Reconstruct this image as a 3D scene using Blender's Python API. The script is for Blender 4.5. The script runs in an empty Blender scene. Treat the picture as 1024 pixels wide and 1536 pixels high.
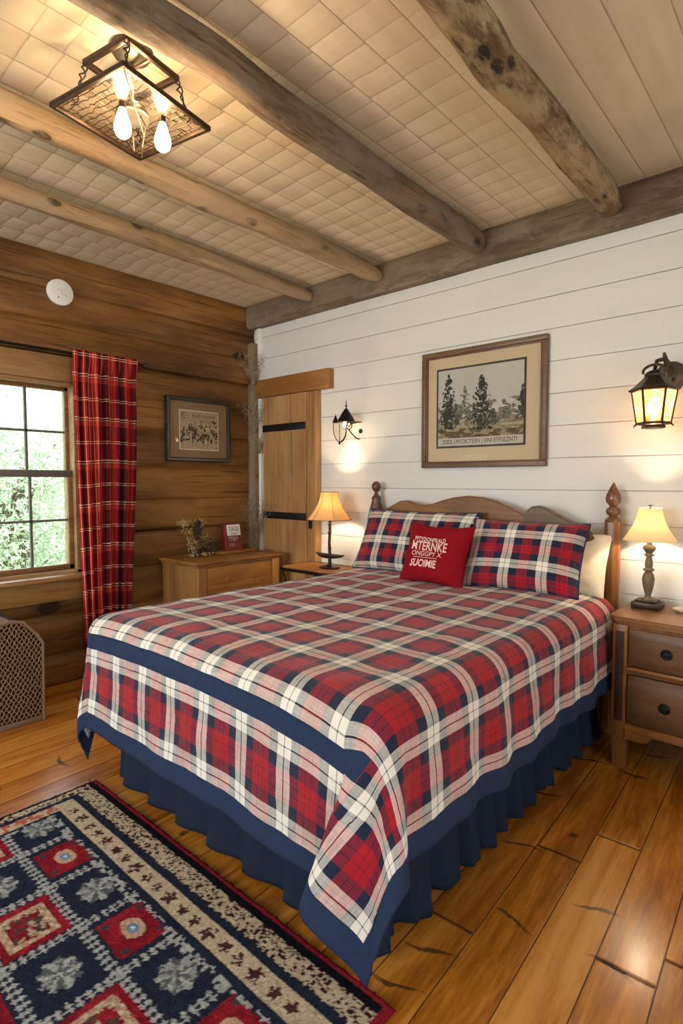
import bpy, bmesh, math, random
import numpy as np
from mathutils import Vector, Matrix, noise as mnoise
random.seed(7)
C = bpy.context.scene.collection
PI = math.pi
XL, YW, ZC = -3.62, 3.0, 2.64          # left wall, back wall, ceiling
XR, YR = 1.7, -2.3                     # right wall, rear wall

# ------------------------------------------------------------------ helpers
def thing(name, label, cat, loc=(0, 0, 0), group=None):
    o = bpy.data.objects.new(name, None); C.objects.link(o)
    o.location = loc; o.empty_display_size = .05
    o['label'] = label; o['category'] = cat
    if group: o['group'] = group
    return o
def obj(name, bm, mat, parent=None, smooth=True, label=None, origin=None, uv=None):
    """bm (world coordinates) becomes ONE mesh object, kept in its parent's frame"""
    off = Vector((0, 0, 0))
    p = parent
    while p is not None:
        off += Vector(p.location); p = p.parent
    if origin is not None: org = Vector(origin) - off
    else: org = Vector((0, 0, 0))
    if isinstance(bm, bpy.types.Mesh): me = bm; me.transform(Matrix.Translation(-(off + org)))
    else:
        bmesh.ops.translate(bm, verts=bm.verts[:], vec=-(off + org))
        me = bpy.data.meshes.new(name); bm.to_mesh(me); bm.free()
    mats = mat if isinstance(mat, (list, tuple)) else [mat]
    for m in mats: me.materials.append(m)
    o = bpy.data.objects.new(name, me); C.objects.link(o); o.location = org
    if smooth:
        me.polygons.foreach_set('use_smooth', [True]*len(me.polygons))
        try: me.set_sharp_from_angle(angle=math.radians(38))
        except Exception: pass
    if parent is not None: o.parent = parent
    if label: o['label'] = label
    return o
def tag(o, label, cat, group=None):
    o['label'] = label; o['category'] = cat
    if group: o['group'] = group
    return o
def struct(name, bm, mat, smooth=False):
    o = obj(name, bm, mat, None, smooth); o['kind'] = 'structure'; return o
def NB(): return bmesh.new()
def box(bm, x0, x1, y0, y1, z0, z1, bev=0, seg=2):
    b = bmesh.new(); r = bmesh.ops.create_cube(b, size=1)
    for v in b.verts:
        v.co = Vector((x0 + (v.co.x+.5)*(x1-x0), y0 + (v.co.y+.5)*(y1-y0), z0 + (v.co.z+.5)*(z1-z0)))
    if bev: bmesh.ops.bevel(b, geom=b.edges[:], offset=bev, segments=seg, affect='EDGES', profile=.5)
    join(bm, b); return bm
def join(bm, b, M=None):
    if M is not None: bmesh.ops.transform(b, matrix=M, verts=b.verts[:])
    me = bpy.data.meshes.new('tmp'); b.to_mesh(me); b.free(); bm.from_mesh(me); bpy.data.meshes.remove(me)
def tube(bm, pts, r, n=8, caps=True):
    pts = [Vector(p) for p in pts]; N = len(pts)
    rr = r if isinstance(r, (list, tuple)) else [r]*N
    rings = []; up = None
    for i, p in enumerate(pts):
        d = (pts[min(i+1, N-1)] - pts[max(i-1, 0)]).normalized()
        if up is None: up = d.orthogonal().normalized()
        up = (up - d*up.dot(d));
        if up.length < 1e-6: up = d.orthogonal()
        up.normalize(); s = d.cross(up)
        rings.append([bm.verts.new(p + (up*math.cos(a) + s*math.sin(a))*rr[i]) for a in [2*PI*k/n for k in range(n)]])
    for a, b in zip(rings, rings[1:]):
        for k in range(n): bm.faces.new((a[k], a[(k+1) % n], b[(k+1) % n], b[k]))
    if caps: bm.faces.new(rings[0][::-1]); bm.faces.new(rings[-1])
    return bm
def lathe(bm, prof, c, n=28, axis='z', closed=True):
    """prof: (r, h) pairs around a vertical axis through c"""
    rings = []
    for r, h in prof:
        ring = []
        for k in range(n):
            a = 2*PI*k/n
            if axis == 'z': p = (c[0]+r*math.cos(a), c[1]+r*math.sin(a), c[2]+h)
            elif axis == 'y': p = (c[0]+r*math.cos(a), c[1]-h, c[2]+r*math.sin(a))
            else: p = (c[0]+h, c[1]+r*math.cos(a), c[2]+r*math.sin(a))
            ring.append(bm.verts.new(p))
        rings.append(ring)
    for a, b in zip(rings, rings[1:]):
        for k in range(n): bm.faces.new((a[k], a[(k+1) % n], b[(k+1) % n], b[k]))
    if closed:
        bm.faces.new(rings[0][::-1]); bm.faces.new(rings[-1])
    bmesh.ops.recalc_face_normals(bm, faces=bm.faces[:])
    return bm
def prism(bm, poly, a0, a1, axis='y', bev=0):
    """polygon in the two other axes extruded from a0 to a1"""
    b = bmesh.new()
    def P(p, a): return {'y': (p[0], a, p[1]), 'x': (a, p[0], p[1]), 'z': (p[0], p[1], a)}[axis]
    v0 = [b.verts.new(P(p, a0)) for p in poly]; v1 = [b.verts.new(P(p, a1)) for p in poly]
    b.faces.new(v0); b.faces.new(v1[::-1]); n = len(poly)
    for k in range(n): b.faces.new((v0[k], v0[(k+1) % n], v1[(k+1) % n], v1[k]))
    bmesh.ops.recalc_face_normals(b, faces=b.faces[:])
    if bev:
        es = [e for e in b.edges if len(e.link_faces) == 2 and e.calc_face_angle(0) > .6]
        bmesh.ops.bevel(b, geom=es, offset=bev, segments=3, affect='EDGES')
    join(bm, b); return bm
def gridmesh(name, X, Y, Z, UV=None, col=None, mat_idx=None):
    """quads over a regular array of points; optional face colours"""
    n, m = X.shape
    co = np.stack([X, Y, Z], -1).reshape(-1, 3)
    i = np.arange((n-1)*(m-1)); r = i//(m-1); c = i % (m-1); a = r*m+c
    F = np.stack([a, a+1, a+m+1, a+m], -1)
    me = bpy.data.meshes.new(name)
    me.vertices.add(len(co)); me.vertices.foreach_set('co', co.ravel().astype('f'))
    me.loops.add(F.size); me.loops.foreach_set('vertex_index', F.ravel().astype('i'))
    me.polygons.add(len(F)); me.polygons.foreach_set('loop_start', (np.arange(len(F))*4).astype('i'))
    try: me.polygons.foreach_set('loop_total', np.full(len(F), 4, 'i'))
    except Exception: pass
    me.update(calc_edges=True)
    if UV is not None:
        l = me.uv_layers.new(name='UVMap'); uv = UV.reshape(-1, 2)[F.ravel()]
        l.data.foreach_set('uv', uv.ravel().astype('f'))
    if col is not None:      # per vertex rgb
        ca = me.color_attributes.new('Col', 'FLOAT_COLOR', 'POINT')
        cc = np.ones((len(co), 4)); cc[:, :3] = col.reshape(-1, 3)
        ca.data.foreach_set('color', cc.ravel().astype('f'))
    if mat_idx is not None: me.polygons.foreach_set('material_index', mat_idx.ravel().astype('i'))
    me.validate(); me.update()
    return me
def hash2(a, b, s=0.):
    v = np.sin(a*127.1 + b*311.7 + s*74.7)*43758.5453
    return v - np.floor(v)
def vnoise(x, y, s=0.):
    xi = np.floor(x); yi = np.floor(y); fx = x-xi; fy = y-yi
    fx = fx*fx*(3-2*fx); fy = fy*fy*(3-2*fy)
    return ((hash2(xi, yi, s)*(1-fx)+hash2(xi+1, yi, s)*fx)*(1-fy) + (hash2(xi, yi+1, s)*(1-fx)+hash2(xi+1, yi+1, s)*fx)*fy)
def fbm(x, y, s=0., o=4):
    t = 0; a = .5
    for k in range(o): t = t + a*vnoise(x*2**k, y*2**k, s+k); a *= .5
    return t
def text_mesh(s, size, extrude=.0008, align='CENTER', font_off=0):
    cu = bpy.data.curves.new('tx', 'FONT'); cu.body = s; cu.size = size; cu.extrude = extrude
    cu.align_x = align; cu.offset = font_off; cu.resolution_u = 3
    o = bpy.data.objects.new('tx', cu); C.objects.link(o)
    dg = bpy.context.evaluated_depsgraph_get(); dg.update()
    me = bpy.data.meshes.new_from_object(o.evaluated_get(dg))
    bpy.data.objects.remove(o); bpy.data.curves.remove(cu)
    return me

# ------------------------------------------------------------------ materials
def nm(name):
    m = bpy.data.materials.new(name); m.use_nodes = True
    nt = m.node_tree; nt.nodes.clear()
    out = nt.nodes.new('ShaderNodeOutputMaterial'); b = nt.nodes.new('ShaderNodeBsdfPrincipled')
    nt.links.new(b.outputs[0], out.inputs[0])
    return m, nt, b, out
class G:      # tiny node-graph helper
    def __init__(s, nt): s.nt = nt
    def n(s, t, **kw):
        x = s.nt.nodes.new(t)
        for k, v in kw.items(): setattr(x, k, v)
        return x
    def l(s, a, b): s.nt.links.new(a, b)
    def set(s, sock, v):
        if isinstance(v, bpy.types.NodeSocket): s.l(v, sock)
        else: sock.default_value = v
    def math(s, op, a, b=0., c=None):
        x = s.n('ShaderNodeMath', operation=op); s.set(x.inputs[0], a); s.set(x.inputs[1], b)
        if c is not None: s.set(x.inputs[2], c)
        return x.outputs[0]
    def mix(s, f, a, b, bt='MIX'):
        x = s.n('ShaderNodeMixRGB', blend_type=bt)
        s.set(x.inputs[0], f)
        for i, v in ((1, a), (2, b)):
            if isinstance(v, tuple): v = (*v[:3], 1)
            s.set(x.inputs[i], v)
        return x.outputs[0]
    def ramp(s, f, stops, interp='LINEAR'):
        x = s.n('ShaderNodeValToRGB'); x.color_ramp.interpolation = interp; e = x.color_ramp.elements
        while len(e) < len(stops): e.new(.5)
        for k, (p, c) in enumerate(stops):
            e[k].position = p; e[k].color = (*c, 1) if isinstance(c, tuple) else (c, c, c, 1)
        s.set(x.inputs[0], f); return x.outputs[0]
    def noise(s, vec, scale, detail=4, rough=.55, dist=0.):
        x = s.n('ShaderNodeTexNoise'); x.inputs['Scale'].default_value = scale
        x.inputs['Detail'].default_value = detail; x.inputs['Roughness'].default_value = rough
        x.inputs['Distortion'].default_value = dist; s.set(x.inputs['Vector'], vec); return x.outputs['Fac']
    def coord(s, kind='Object', scale=(1, 1, 1), rot=(0, 0, 0), loc=(0, 0, 0)):
        t = s.n('ShaderNodeTexCoord'); m = s.n('ShaderNodeMapping')
        m.inputs['Scale'].default_value = scale; m.inputs['Rotation'].default_value = rot; m.inputs['Location'].default_value = loc
        s.l(t.outputs[kind], m.inputs[0]); return m.outputs[0]
    def sep(s, v):
        x = s.n('ShaderNodeSeparateXYZ'); s.l(v, x.inputs[0]); return x.outputs
    def comb(s, x, y, z):
        c = s.n('ShaderNodeCombineXYZ'); s.set(c.inputs[0], x); s.set(c.inputs[1], y); s.set(c.inputs[2], z); return c.outputs[0]
    def bump(s, h, b, strength=.3, dist=.01, prev=None):
        x = s.n('ShaderNodeBump'); x.inputs['Strength'].default_value = strength; x.inputs['Distance'].default_value = dist
        s.set(x.inputs['Height'], h)
        if prev is not None: s.l(prev, x.inputs['Normal'])
        if b is not None: s.l(x.outputs[0], b.inputs['Normal'])
        return x.outputs[0]
def plain(name, col, rough=.5, metal=0., var=.12, scale=20, bump=.1, spec=.5, coat=0.):
    m, nt, b, out = nm(name); g = G(nt); v = g.coord()
    n = g.noise(v, scale)
    c = g.mix(n, tuple(x*(1-var) for x in col), tuple(min(1, x*(1+var)) for x in col))
    g.l(c, b.inputs['Base Color']); b.inputs['Roughness'].default_value = rough; b.inputs['Metallic'].default_value = metal
    b.inputs['Specular IOR Level'].default_value = spec; b.inputs['Coat Weight'].default_value = coat
    if bump: g.bump(n, b, bump, .004)
    return m
def wood(name, dark, light, axis='x', scale=1., rough=.45, knots=.5, grey=None, bump=.15, spec=.4, coat=0., knotscale=3.2, streak=1., crack=1., ks=.07):
    """grain runs along axis"""
    m, nt, b, out = nm(name); g = G(nt)
    st = {'x': (.09, 1, 1), 'y': (1, .09, 1), 'z': (1, 1, .09)}[axis]
    v = g.coord(scale=tuple(a*scale for a in st))
    warp = g.noise(g.coord(scale=tuple(a*scale for a in {'x': (.5, 1, 1), 'y': (1, .5, 1), 'z': (1, 1, .5)}[axis])), 3., 3)
    big = g.noise(v, 5., 5, .6, 1.2)
    fine = g.noise(v, 60., 4, .7, .4)
    f = g.math('ADD', g.math('MULTIPLY', big, .65), g.math('MULTIPLY', fine, .35*streak))
    f = g.math('ADD', f, g.math('MULTIPLY', g.math('SUBTRACT', warp, .5), .5))
    c = g.ramp(f, [(.36, dark), (.5, tuple((a_+b_)/2 for a_, b_ in zip(dark, light))), (.64, light)])
    crk = g.noise(g.coord(scale=tuple(a*scale for a in {'x': (.03, 1, 1), 'y': (1, .03, 1), 'z': (1, 1, .03)}[axis]), loc=(3.1, 1.7, .4)), 34., 3, .6, .3)
    c = g.mix(g.math('MULTIPLY', g.ramp(crk, [(.60, 0.), (.68, 1.)]), .5*crack), c, tuple(x*.3 for x in dark))
    # knots
    vk = g.coord(scale=tuple(a*scale for a in {'x': (.55, 1, 1), 'y': (1, .55, 1), 'z': (1, 1, .55)}[axis]))
    vo = g.n('ShaderNodeTexVoronoi'); vo.inputs['Scale'].default_value = knotscale; g.l(vk, vo.inputs['Vector'])
    wob = g.math('ADD', vo.outputs['Distance'], g.math('MULTIPLY', g.math('SUBTRACT', g.noise(vk, 30.), .5), .06))
    sel = g.sep(vo.outputs['Color'])[0]
    size = g.math('MULTIPLY', g.math('GREATER_THAN', sel, 1-knots), ks)
    k = g.math('LESS_THAN', wob, size)
    halo = g.ramp(g.math('SUBTRACT', wob, size), [(0., 1.), (.12, 0.)])
    halo = g.math('MULTIPLY', g.sep(halo)[0] if False else halo, g.math('GREATER_THAN', sel, 1-knots))
    c = g.mix(g.math('MULTIPLY', halo, .45), c, tuple(x*.5 for x in dark))
    c = g.mix(g.math('MULTIPLY', k, .8), c, tuple(x*.16 for x in dark))
    if grey:
        gn = g.ramp(g.noise(g.coord(scale=tuple(a*scale for a in {'x': (.35, 1, 1), 'y': (1, .35, 1), 'z': (1, 1, .35)}[axis])), 7., 5, .7), [(.45, 0.), (.6, 1.)])
        c = g.mix(gn, c, grey)
    g.l(c, b.inputs['Base Color']); b.inputs['Roughness'].default_value = rough
    b.inputs['Specular IOR Level'].default_value = spec; b.inputs['Coat Weight'].default_value = coat
    b.inputs['Coat Roughness'].default_value = .25
    g.bump(f, b, bump, .01)
    return m
RED, NAVY, WHITE, BLK = (.34, .008, .016), (.010, .016, .042), (.74, .71, .64), (.012, .012, .016)
def plaid(name, ustops, vstops, pu, pv, rough=.85, weave=.35, fac=.5, sheen=.15):
    m, nt, b, out = nm(name); g = G(nt)
    t = g.n('ShaderNodeTexCoord'); x, y, _ = g.sep(t.outputs['UV'])
    u = g.math('FRACT', g.math('DIVIDE', x, pu)); v = g.math('FRACT', g.math('DIVIDE', y, pv))
    cu = g.ramp(u, ustops, 'CONSTANT'); cv = g.ramp(v, vstops, 'CONSTANT')
    # slubby threads: the share of warp against weft wanders along each thread
    s1 = g.noise(g.comb(g.math('MULTIPLY', x, 400), g.math('MULTIPLY', y, 12), 0), 1., 2)
    s2 = g.noise(g.comb(g.math('MULTIPLY', x, 12), g.math('MULTIPLY', y, 400), 5), 1., 2)
    f = g.math('ADD', fac, g.math('MULTIPLY', g.math('SUBTRACT', s1, s2), weave*1.6))
    c = g.mix(f, cu, cv)
    big = g.noise(g.comb(x, y, 0), 9., 3)
    c = g.mix(.22, c, g.ramp(big, [(.35, .25), (.65, .75)]), 'OVERLAY')
    g.l(c, b.inputs['Base Color']); b.inputs['Roughness'].default_value = rough
    b.inputs['Sheen Weight'].default_value = sheen; b.inputs['Specular IOR Level'].default_value = .2
    w = g.math('ADD', g.math('ADD', s1, s2), g.math('MULTIPLY', g.noise(g.comb(x, y, 0), 25., 3), 3.))
    g.bump(w, b, .35, .004)
    return m
def sym(wf, nf, rl=True):
    """white stripe with a fine black line | navy | red with fine lines | navy"""
    w = wf/2; L = .012; r0 = w+nf; r1 = 1-w-nf; rm = .5
    D = (.05, .006, .012)
    return [(0, BLK), (L, WHITE), (w, NAVY), (r0, RED), (rm-.06, D), (rm-.05, RED), (rm+.05, D), (rm+.06, RED), (r1, NAVY), (1-w, WHITE), (1-L*.6, BLK)]
M = {}
M['plaid'] = plaid('red navy plaid cotton', sym(.27, .17), sym(.27, .17), .185, .21)
M['plaid_pillow'] = plaid('pillow plaid', sym(.28, .22), sym(.28, .22), .19, .17)
CR = (.78, .6, .38); CW = (2.4, 1.8, 1.15); LW = (1.0, .12, .07); R2 = (.32, .005, .011); B2 = (.006, .004, .006); LR = (.42, .06, .04)
M['plaid_curtain'] = plaid('curtain plaid',
    [(0, R2), (.06, CR), (.072, R2), (.14, LR), (.20, R2), (.28, B2), (.48, R2), (.54, CR), (.552, R2), (.62, B2), (.82, R2), (.9, CR), (.912, R2)],
    [(0, R2), (.05, CW), (.065, R2), (.10, CW), (.115, R2), (.36, R2), (.50, CW), (.52, R2), (.56, CW), (.575, R2), (.59, LW), (.70, R2)],
    .20, .265, weave=.12, fac=.18, sheen=0.)
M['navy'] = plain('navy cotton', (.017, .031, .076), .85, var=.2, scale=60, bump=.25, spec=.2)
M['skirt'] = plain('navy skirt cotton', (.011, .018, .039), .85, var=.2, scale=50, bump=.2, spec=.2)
M['cream_cloth'] = plain('cream pillowcase', (.75, .66, .5), .85, scale=30, bump=.2, spec=.2)
M['redcloth'] = plain('red cushion cloth', (.22, .003, .010), .9, var=.18, scale=90, bump=.3, spec=.15)
M['thread'] = plain('pale pink embroidery', (.72, .5, .46), .8, scale=200, bump=.3)
M['mattress'] = plain('mattress ticking', (.7, .68, .62), .9)
M['log'] = wood('honey log wall', (.085, .034, .009), (.275, .133, .038), 'y', .9, .5, .6, bump=.3, knotscale=3.4, ks=.12, crack=1.5)
M['chink'] = plain('dark log seam', (.04, .022, .01), .9)
M['pine'] = wood('golden pine', (.27, .135, .05), (.45, .26, .115), 'z', 1., .4, .5, bump=.08, knotscale=3.5)
M['pine_x'] = wood('orange pine board', (.22, .09, .022), (.36, .17, .05), 'x', 1., .45, .4)
M['pine_y'] = wood('pale window pine', (.24, .13, .05), (.42, .26, .12), 'y', 1., .4, .3)
M['chest'] = wood('yellow pine chest', (.17, .07, .015), (.31, .145, .035), 'y', 1.3, .4, .4)
M['chest_z'] = wood('yellow pine chest side', (.17, .08, .022), (.31, .155, .045), 'z', 1.3, .45, .3)
M['beam'] = wood('weathered beam', (.075, .048, .028), (.22, .145, .09), 'y', 1.6, .75, .6, grey=(.19, .15, .12), bump=.8, knotscale=6, ks=.2, crack=1.6)
M['beam_pale'] = wood('peeled pole', (.19, .12, .06), (.40, .28, .16), 'y', 1.6, .7, .8, grey=(.30, .22, .15), bump=.6, knotscale=7, ks=.2, crack=1.5)
M['beam_bark'] = wood('mottled bark pole', (.085, .048, .022), (.25, .155, .08), 'y', 1.9, .8, .9, grey=(.34, .25, .15), bump=1., knotscale=8, ks=.26, crack=1.8)
M['beam_x'] = wood('wall plate beam', (.085, .055, .036), (.20, .14, .095), 'x', 1.6, .8, .3, grey=(.2, .155, .12), bump=.5)
M['barkpost'] = wood('corner post', (.12, .08, .045), (.26, .18, .105), 'z', 1.6, .85, .4, grey=(.2, .16, .12), bump=.6)
M['bed'] = wood('brown stained bed wood', (.10, .037, .010), (.235, .098, .028), 'x', 1.4, .32, .15, bump=.05, coat=.25)
M['bedpost'] = wood('brown stained post wood', (.12, .042, .012), (.29, .125, .042), 'z', 2., .3, .3, bump=.05, coat=.3)
M['beddark'] = wood('dark finial wood', (.05, .02, .01), (.13, .055, .026), 'z', 2., .3, .1, bump=.05, coat=.3)
M['wing'] = wood('grey brown board', (.11, .07, .045), (.2, .13, .085), 'x', 2., .5, 0., bump=.1)
M['ns'] = wood('nightstand wood', (.15, .055, .013), (.31, .13, .035), 'x', 1.6, .35, .2, bump=.06, coat=.2)
M['ns_z'] = wood('nightstand post wood', (.14, .05, .012), (.28, .115, .03), 'z', 1.6, .35, .2, bump=.06, coat=.2)
M['ns_draw'] = wood('drawer wood', (.09, .043, .02), (.18, .09, .046), 'x', 2.2, .4, 0., bump=.12)
M['carve'] = plain('dark carved inlay', (.035, .014, .005), .6, var=.7, scale=120, bump=1.)
M['iron'] = plain('black iron', (.012, .011, .011), .45, .6, var=.4, bump=.3)
M['bronze'] = plain('dark bronze', (.055, .035, .025), .4, .75, var=.5, scale=40, bump=.3)
M['pewter'] = plain('aged pewter bronze', (.10, .09, .07), .45, .6, var=.5, scale=50, bump=.3)
M['lampwood'] = plain('antiqued lamp column', (.17, .125, .075), .5, .2, var=.5, scale=50, bump=.4)
M['white'] = plain('white paint', (.78, .76, .73), .55, var=.03, bump=.02)
M['plastic'] = plain('white plastic', (.75, .75, .76), .35, var=.01, bump=0)
M['greymark'] = plain('grey print', (.35, .35, .37), .5, var=.02, bump=0)
M['dish'] = plain('cream ceramic', (.8, .72, .5), .2, var=.03, bump=0, coat=.4)
M['twig'] = plain('dry pale twigs', (.34, .27, .2), .85, var=.5, scale=80)
M['twigd'] = plain('dry brown twigs', (.17, .10, .045), .85, var=.6, scale=60)
M['candle'] = plain('dark dried seed heads', (.045, .025, .018), .8, var=.6, scale=60)
M['leafgold'] = plain('dry golden leaves', (.40, .27, .12), .8, var=.6, scale=60)
M['framedk'] = plain('dark frame', (.03, .022, .018), .35, .1, var=.4, scale=40, bump=.1, coat=.2)
M['framebr'] = wood('brown frame', (.10, .055, .033), (.17, .10, .062), 'x', 3, .4, 0., bump=.06)
M['framered'] = plain('reddish inner frame lip', (.14, .055, .04), .4)
M['matbeige'] = plain('beige mat board', (.50, .40, .275), .9, var=.04)
M['matbrown'] = plain('brown linen mat', (.21, .125, .06), .9, var=.25, scale=300, bump=.3)
M['ink'] = plain('black ink', (.03, .028, .026), .7, var=.1, bump=0)
M['paper'] = plain('off white paper', (.62, .57, .5), .8, var=.05, bump=0)
M['signred'] = plain('dark red sign', (.16, .014, .014), .5, var=.3)
M['bark'] = plain('tree bark', (.12, .09, .06), .9, var=.4, scale=12, bump=.8)
M['strap'] = plain('black iron strap', (.014, .012, .012), .5, .5, var=.3, bump=.3)

def emis(name, col, s):
    m, nt, b, out = nm(name)
    b.inputs['Base Color'].default_value = (1, .9, .75, 1)
    b.inputs['Emission Color'].default_value = (*col, 1); b.inputs['Emission Strength'].default_value = s
    b.inputs['Roughness'].default_value = .3
    return m
M['bulb'] = emis('warm bulb glass', (1, .74, .42), 60)
M['bulb_small'] = emis('lantern bulb glass', (1, .68, .34), 45)
def shade_mat(name, col, tr):
    m, nt, b, out = nm(name); g = G(nt)
    d = g.n('ShaderNodeBsdfDiffuse'); t = g.n('ShaderNodeBsdfTranslucent'); mx = g.n('ShaderNodeMixShader')
    n = g.noise(g.coord(), 120.)
    c = g.mix(n, tuple(x*.9 for x in col), col)
    g.l(c, d.inputs[0]); g.l(c, t.inputs[0])
    mx.inputs[0].default_value = tr; g.l(d.outputs[0], mx.inputs[1]); g.l(t.outputs[0], mx.inputs[2]); g.l(mx.outputs[0], out.inputs[0])
    return m
M['shade'] = shade_mat('cream linen shade', (.95, .85, .64), .62)
M['shade_tan'] = shade_mat('tan paper shade', (.88, .66, .38), .55)
def pane(name, col=(1, 1, 1), gloss=.06, rough=.0, tint=1.):
    m, nt, b, out = nm(name); g = G(nt)
    t = g.n('ShaderNodeBsdfTransparent'); t.inputs[0].default_value = (*col, 1)
    gl = g.n('ShaderNodeBsdfGlossy'); gl.inputs['Roughness'].default_value = rough; gl.inputs[0].default_value = (1, 1, 1, 1)
    mx = g.n('ShaderNodeMixShader'); fr = g.n('ShaderNodeFresnel'); fr.inputs[0].default_value = 1.45
    geo = g.n('ShaderNodeNewGeometry')
    f = g.math('MULTIPLY', g.math('ADD', fr.outputs[0], gloss-.04), g.math('SUBTRACT', 1., geo.outputs['Backfacing']))
    g.l(f, mx.inputs[0]); g.l(t.outputs[0], mx.inputs[1]); g.l(gl.outputs[0], mx.inputs[2]); g.l(mx.outputs[0], out.inputs[0])
    return m
M['glass'] = pane('clear glass', (.97, .99, .98), .05)
M['picglass'] = pane('picture glass', (1, 1, 1), .03, .02)
M['lampglass'] = pane('clear lamp glass', (.97, .94, .88), .01, .25)
def amberglass():
    m, nt, b, out = nm('seeded amber glass'); g = G(nt)
    t = g.n('ShaderNodeBsdfTransparent'); d = g.n('ShaderNodeBsdfTranslucent'); gl = g.n('ShaderNodeBsdfGlossy'); gl.inputs['Roughness'].default_value = .1
    n = g.noise(g.coord(scale=(1, 1, .4)), 70., 4, .7, 1.)
    c = g.ramp(n, [(.38, (.5, .33, .17)), (.6, (.97, .84, .64))])
    g.l(c, t.inputs[0]); g.l(c, d.inputs[0])
    m1 = g.n('ShaderNodeMixShader'); m1.inputs[0].default_value = .45; g.l(t.outputs[0], m1.inputs[1]); g.l(d.outputs[0], m1.inputs[2])
    m2 = g.n('ShaderNodeMixShader'); m2.inputs[0].default_value = .08; g.l(m1.outputs[0], m2.inputs[1]); g.l(gl.outputs[0], m2.inputs[2])
    g.l(m2.outputs[0], out.inputs[0]); return m
M['amber'] = amberglass()
def vcol(name, rough=.8, bump=.0, spec=.3, sheen=0.):
    m, nt, b, out = nm(name); g = G(nt)
    a = g.n('ShaderNodeAttribute'); a.attribute_name = 'Col'
    n = g.noise(g.coord(), 350., 3)
    c = g.mix(.25, a.outputs['Color'], g.ramp(n, [(.3, .15), (.7, .85)]), 'OVERLAY') if bump else a.outputs['Color']
    g.l(c, b.inputs['Base Color'])
    b.inputs['Roughness'].default_value = rough; b.inputs['Specular IOR Level'].default_value = spec; b.inputs['Sheen Weight'].default_value = sheen
    if bump: g.bump(n, b, bump, .006)
    return m
M['rug'] = vcol('woven wool rug', .95, 1., .05, .0)
M['print'] = vcol('printed paper', .8)
def leafmat(name, a, bcol):
    m, nt, b, out = nm(name); g = G(nt)
    n = g.noise(g.coord(), 1.2, 3)
    c = g.mix(n, a, bcol)
    d = g.n('ShaderNodeBsdfDiffuse'); t = g.n('ShaderNodeBsdfTranslucent'); mx = g.n('ShaderNodeMixShader'); mx.inputs[0].default_value = .45
    g.l(c, d.inputs[0]); g.l(c, t.inputs[0]); g.l(d.outputs[0], mx.inputs[1]); g.l(t.outputs[0], mx.inputs[2]); g.l(mx.outputs[0], out.inputs[0])
    return m
M['leaf1'] = leafmat('green leaves', (.40, .46, .33), (.58, .63, .5))  # green paled: outdoor haze and glare put into the leaf colour
M['leaf2'] = leafmat('haze-paled green leaves', (.48, .54, .42), (.64, .68, .57))  # paler tint stands in for haze over the foliage
M['leaf3'] = leafmat('deep green leaves', (.27, .34, .22), (.42, .48, .35))
M['grass'] = plain('meadow', (.22, .32, .12), .9, var=.4, scale=3)

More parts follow.
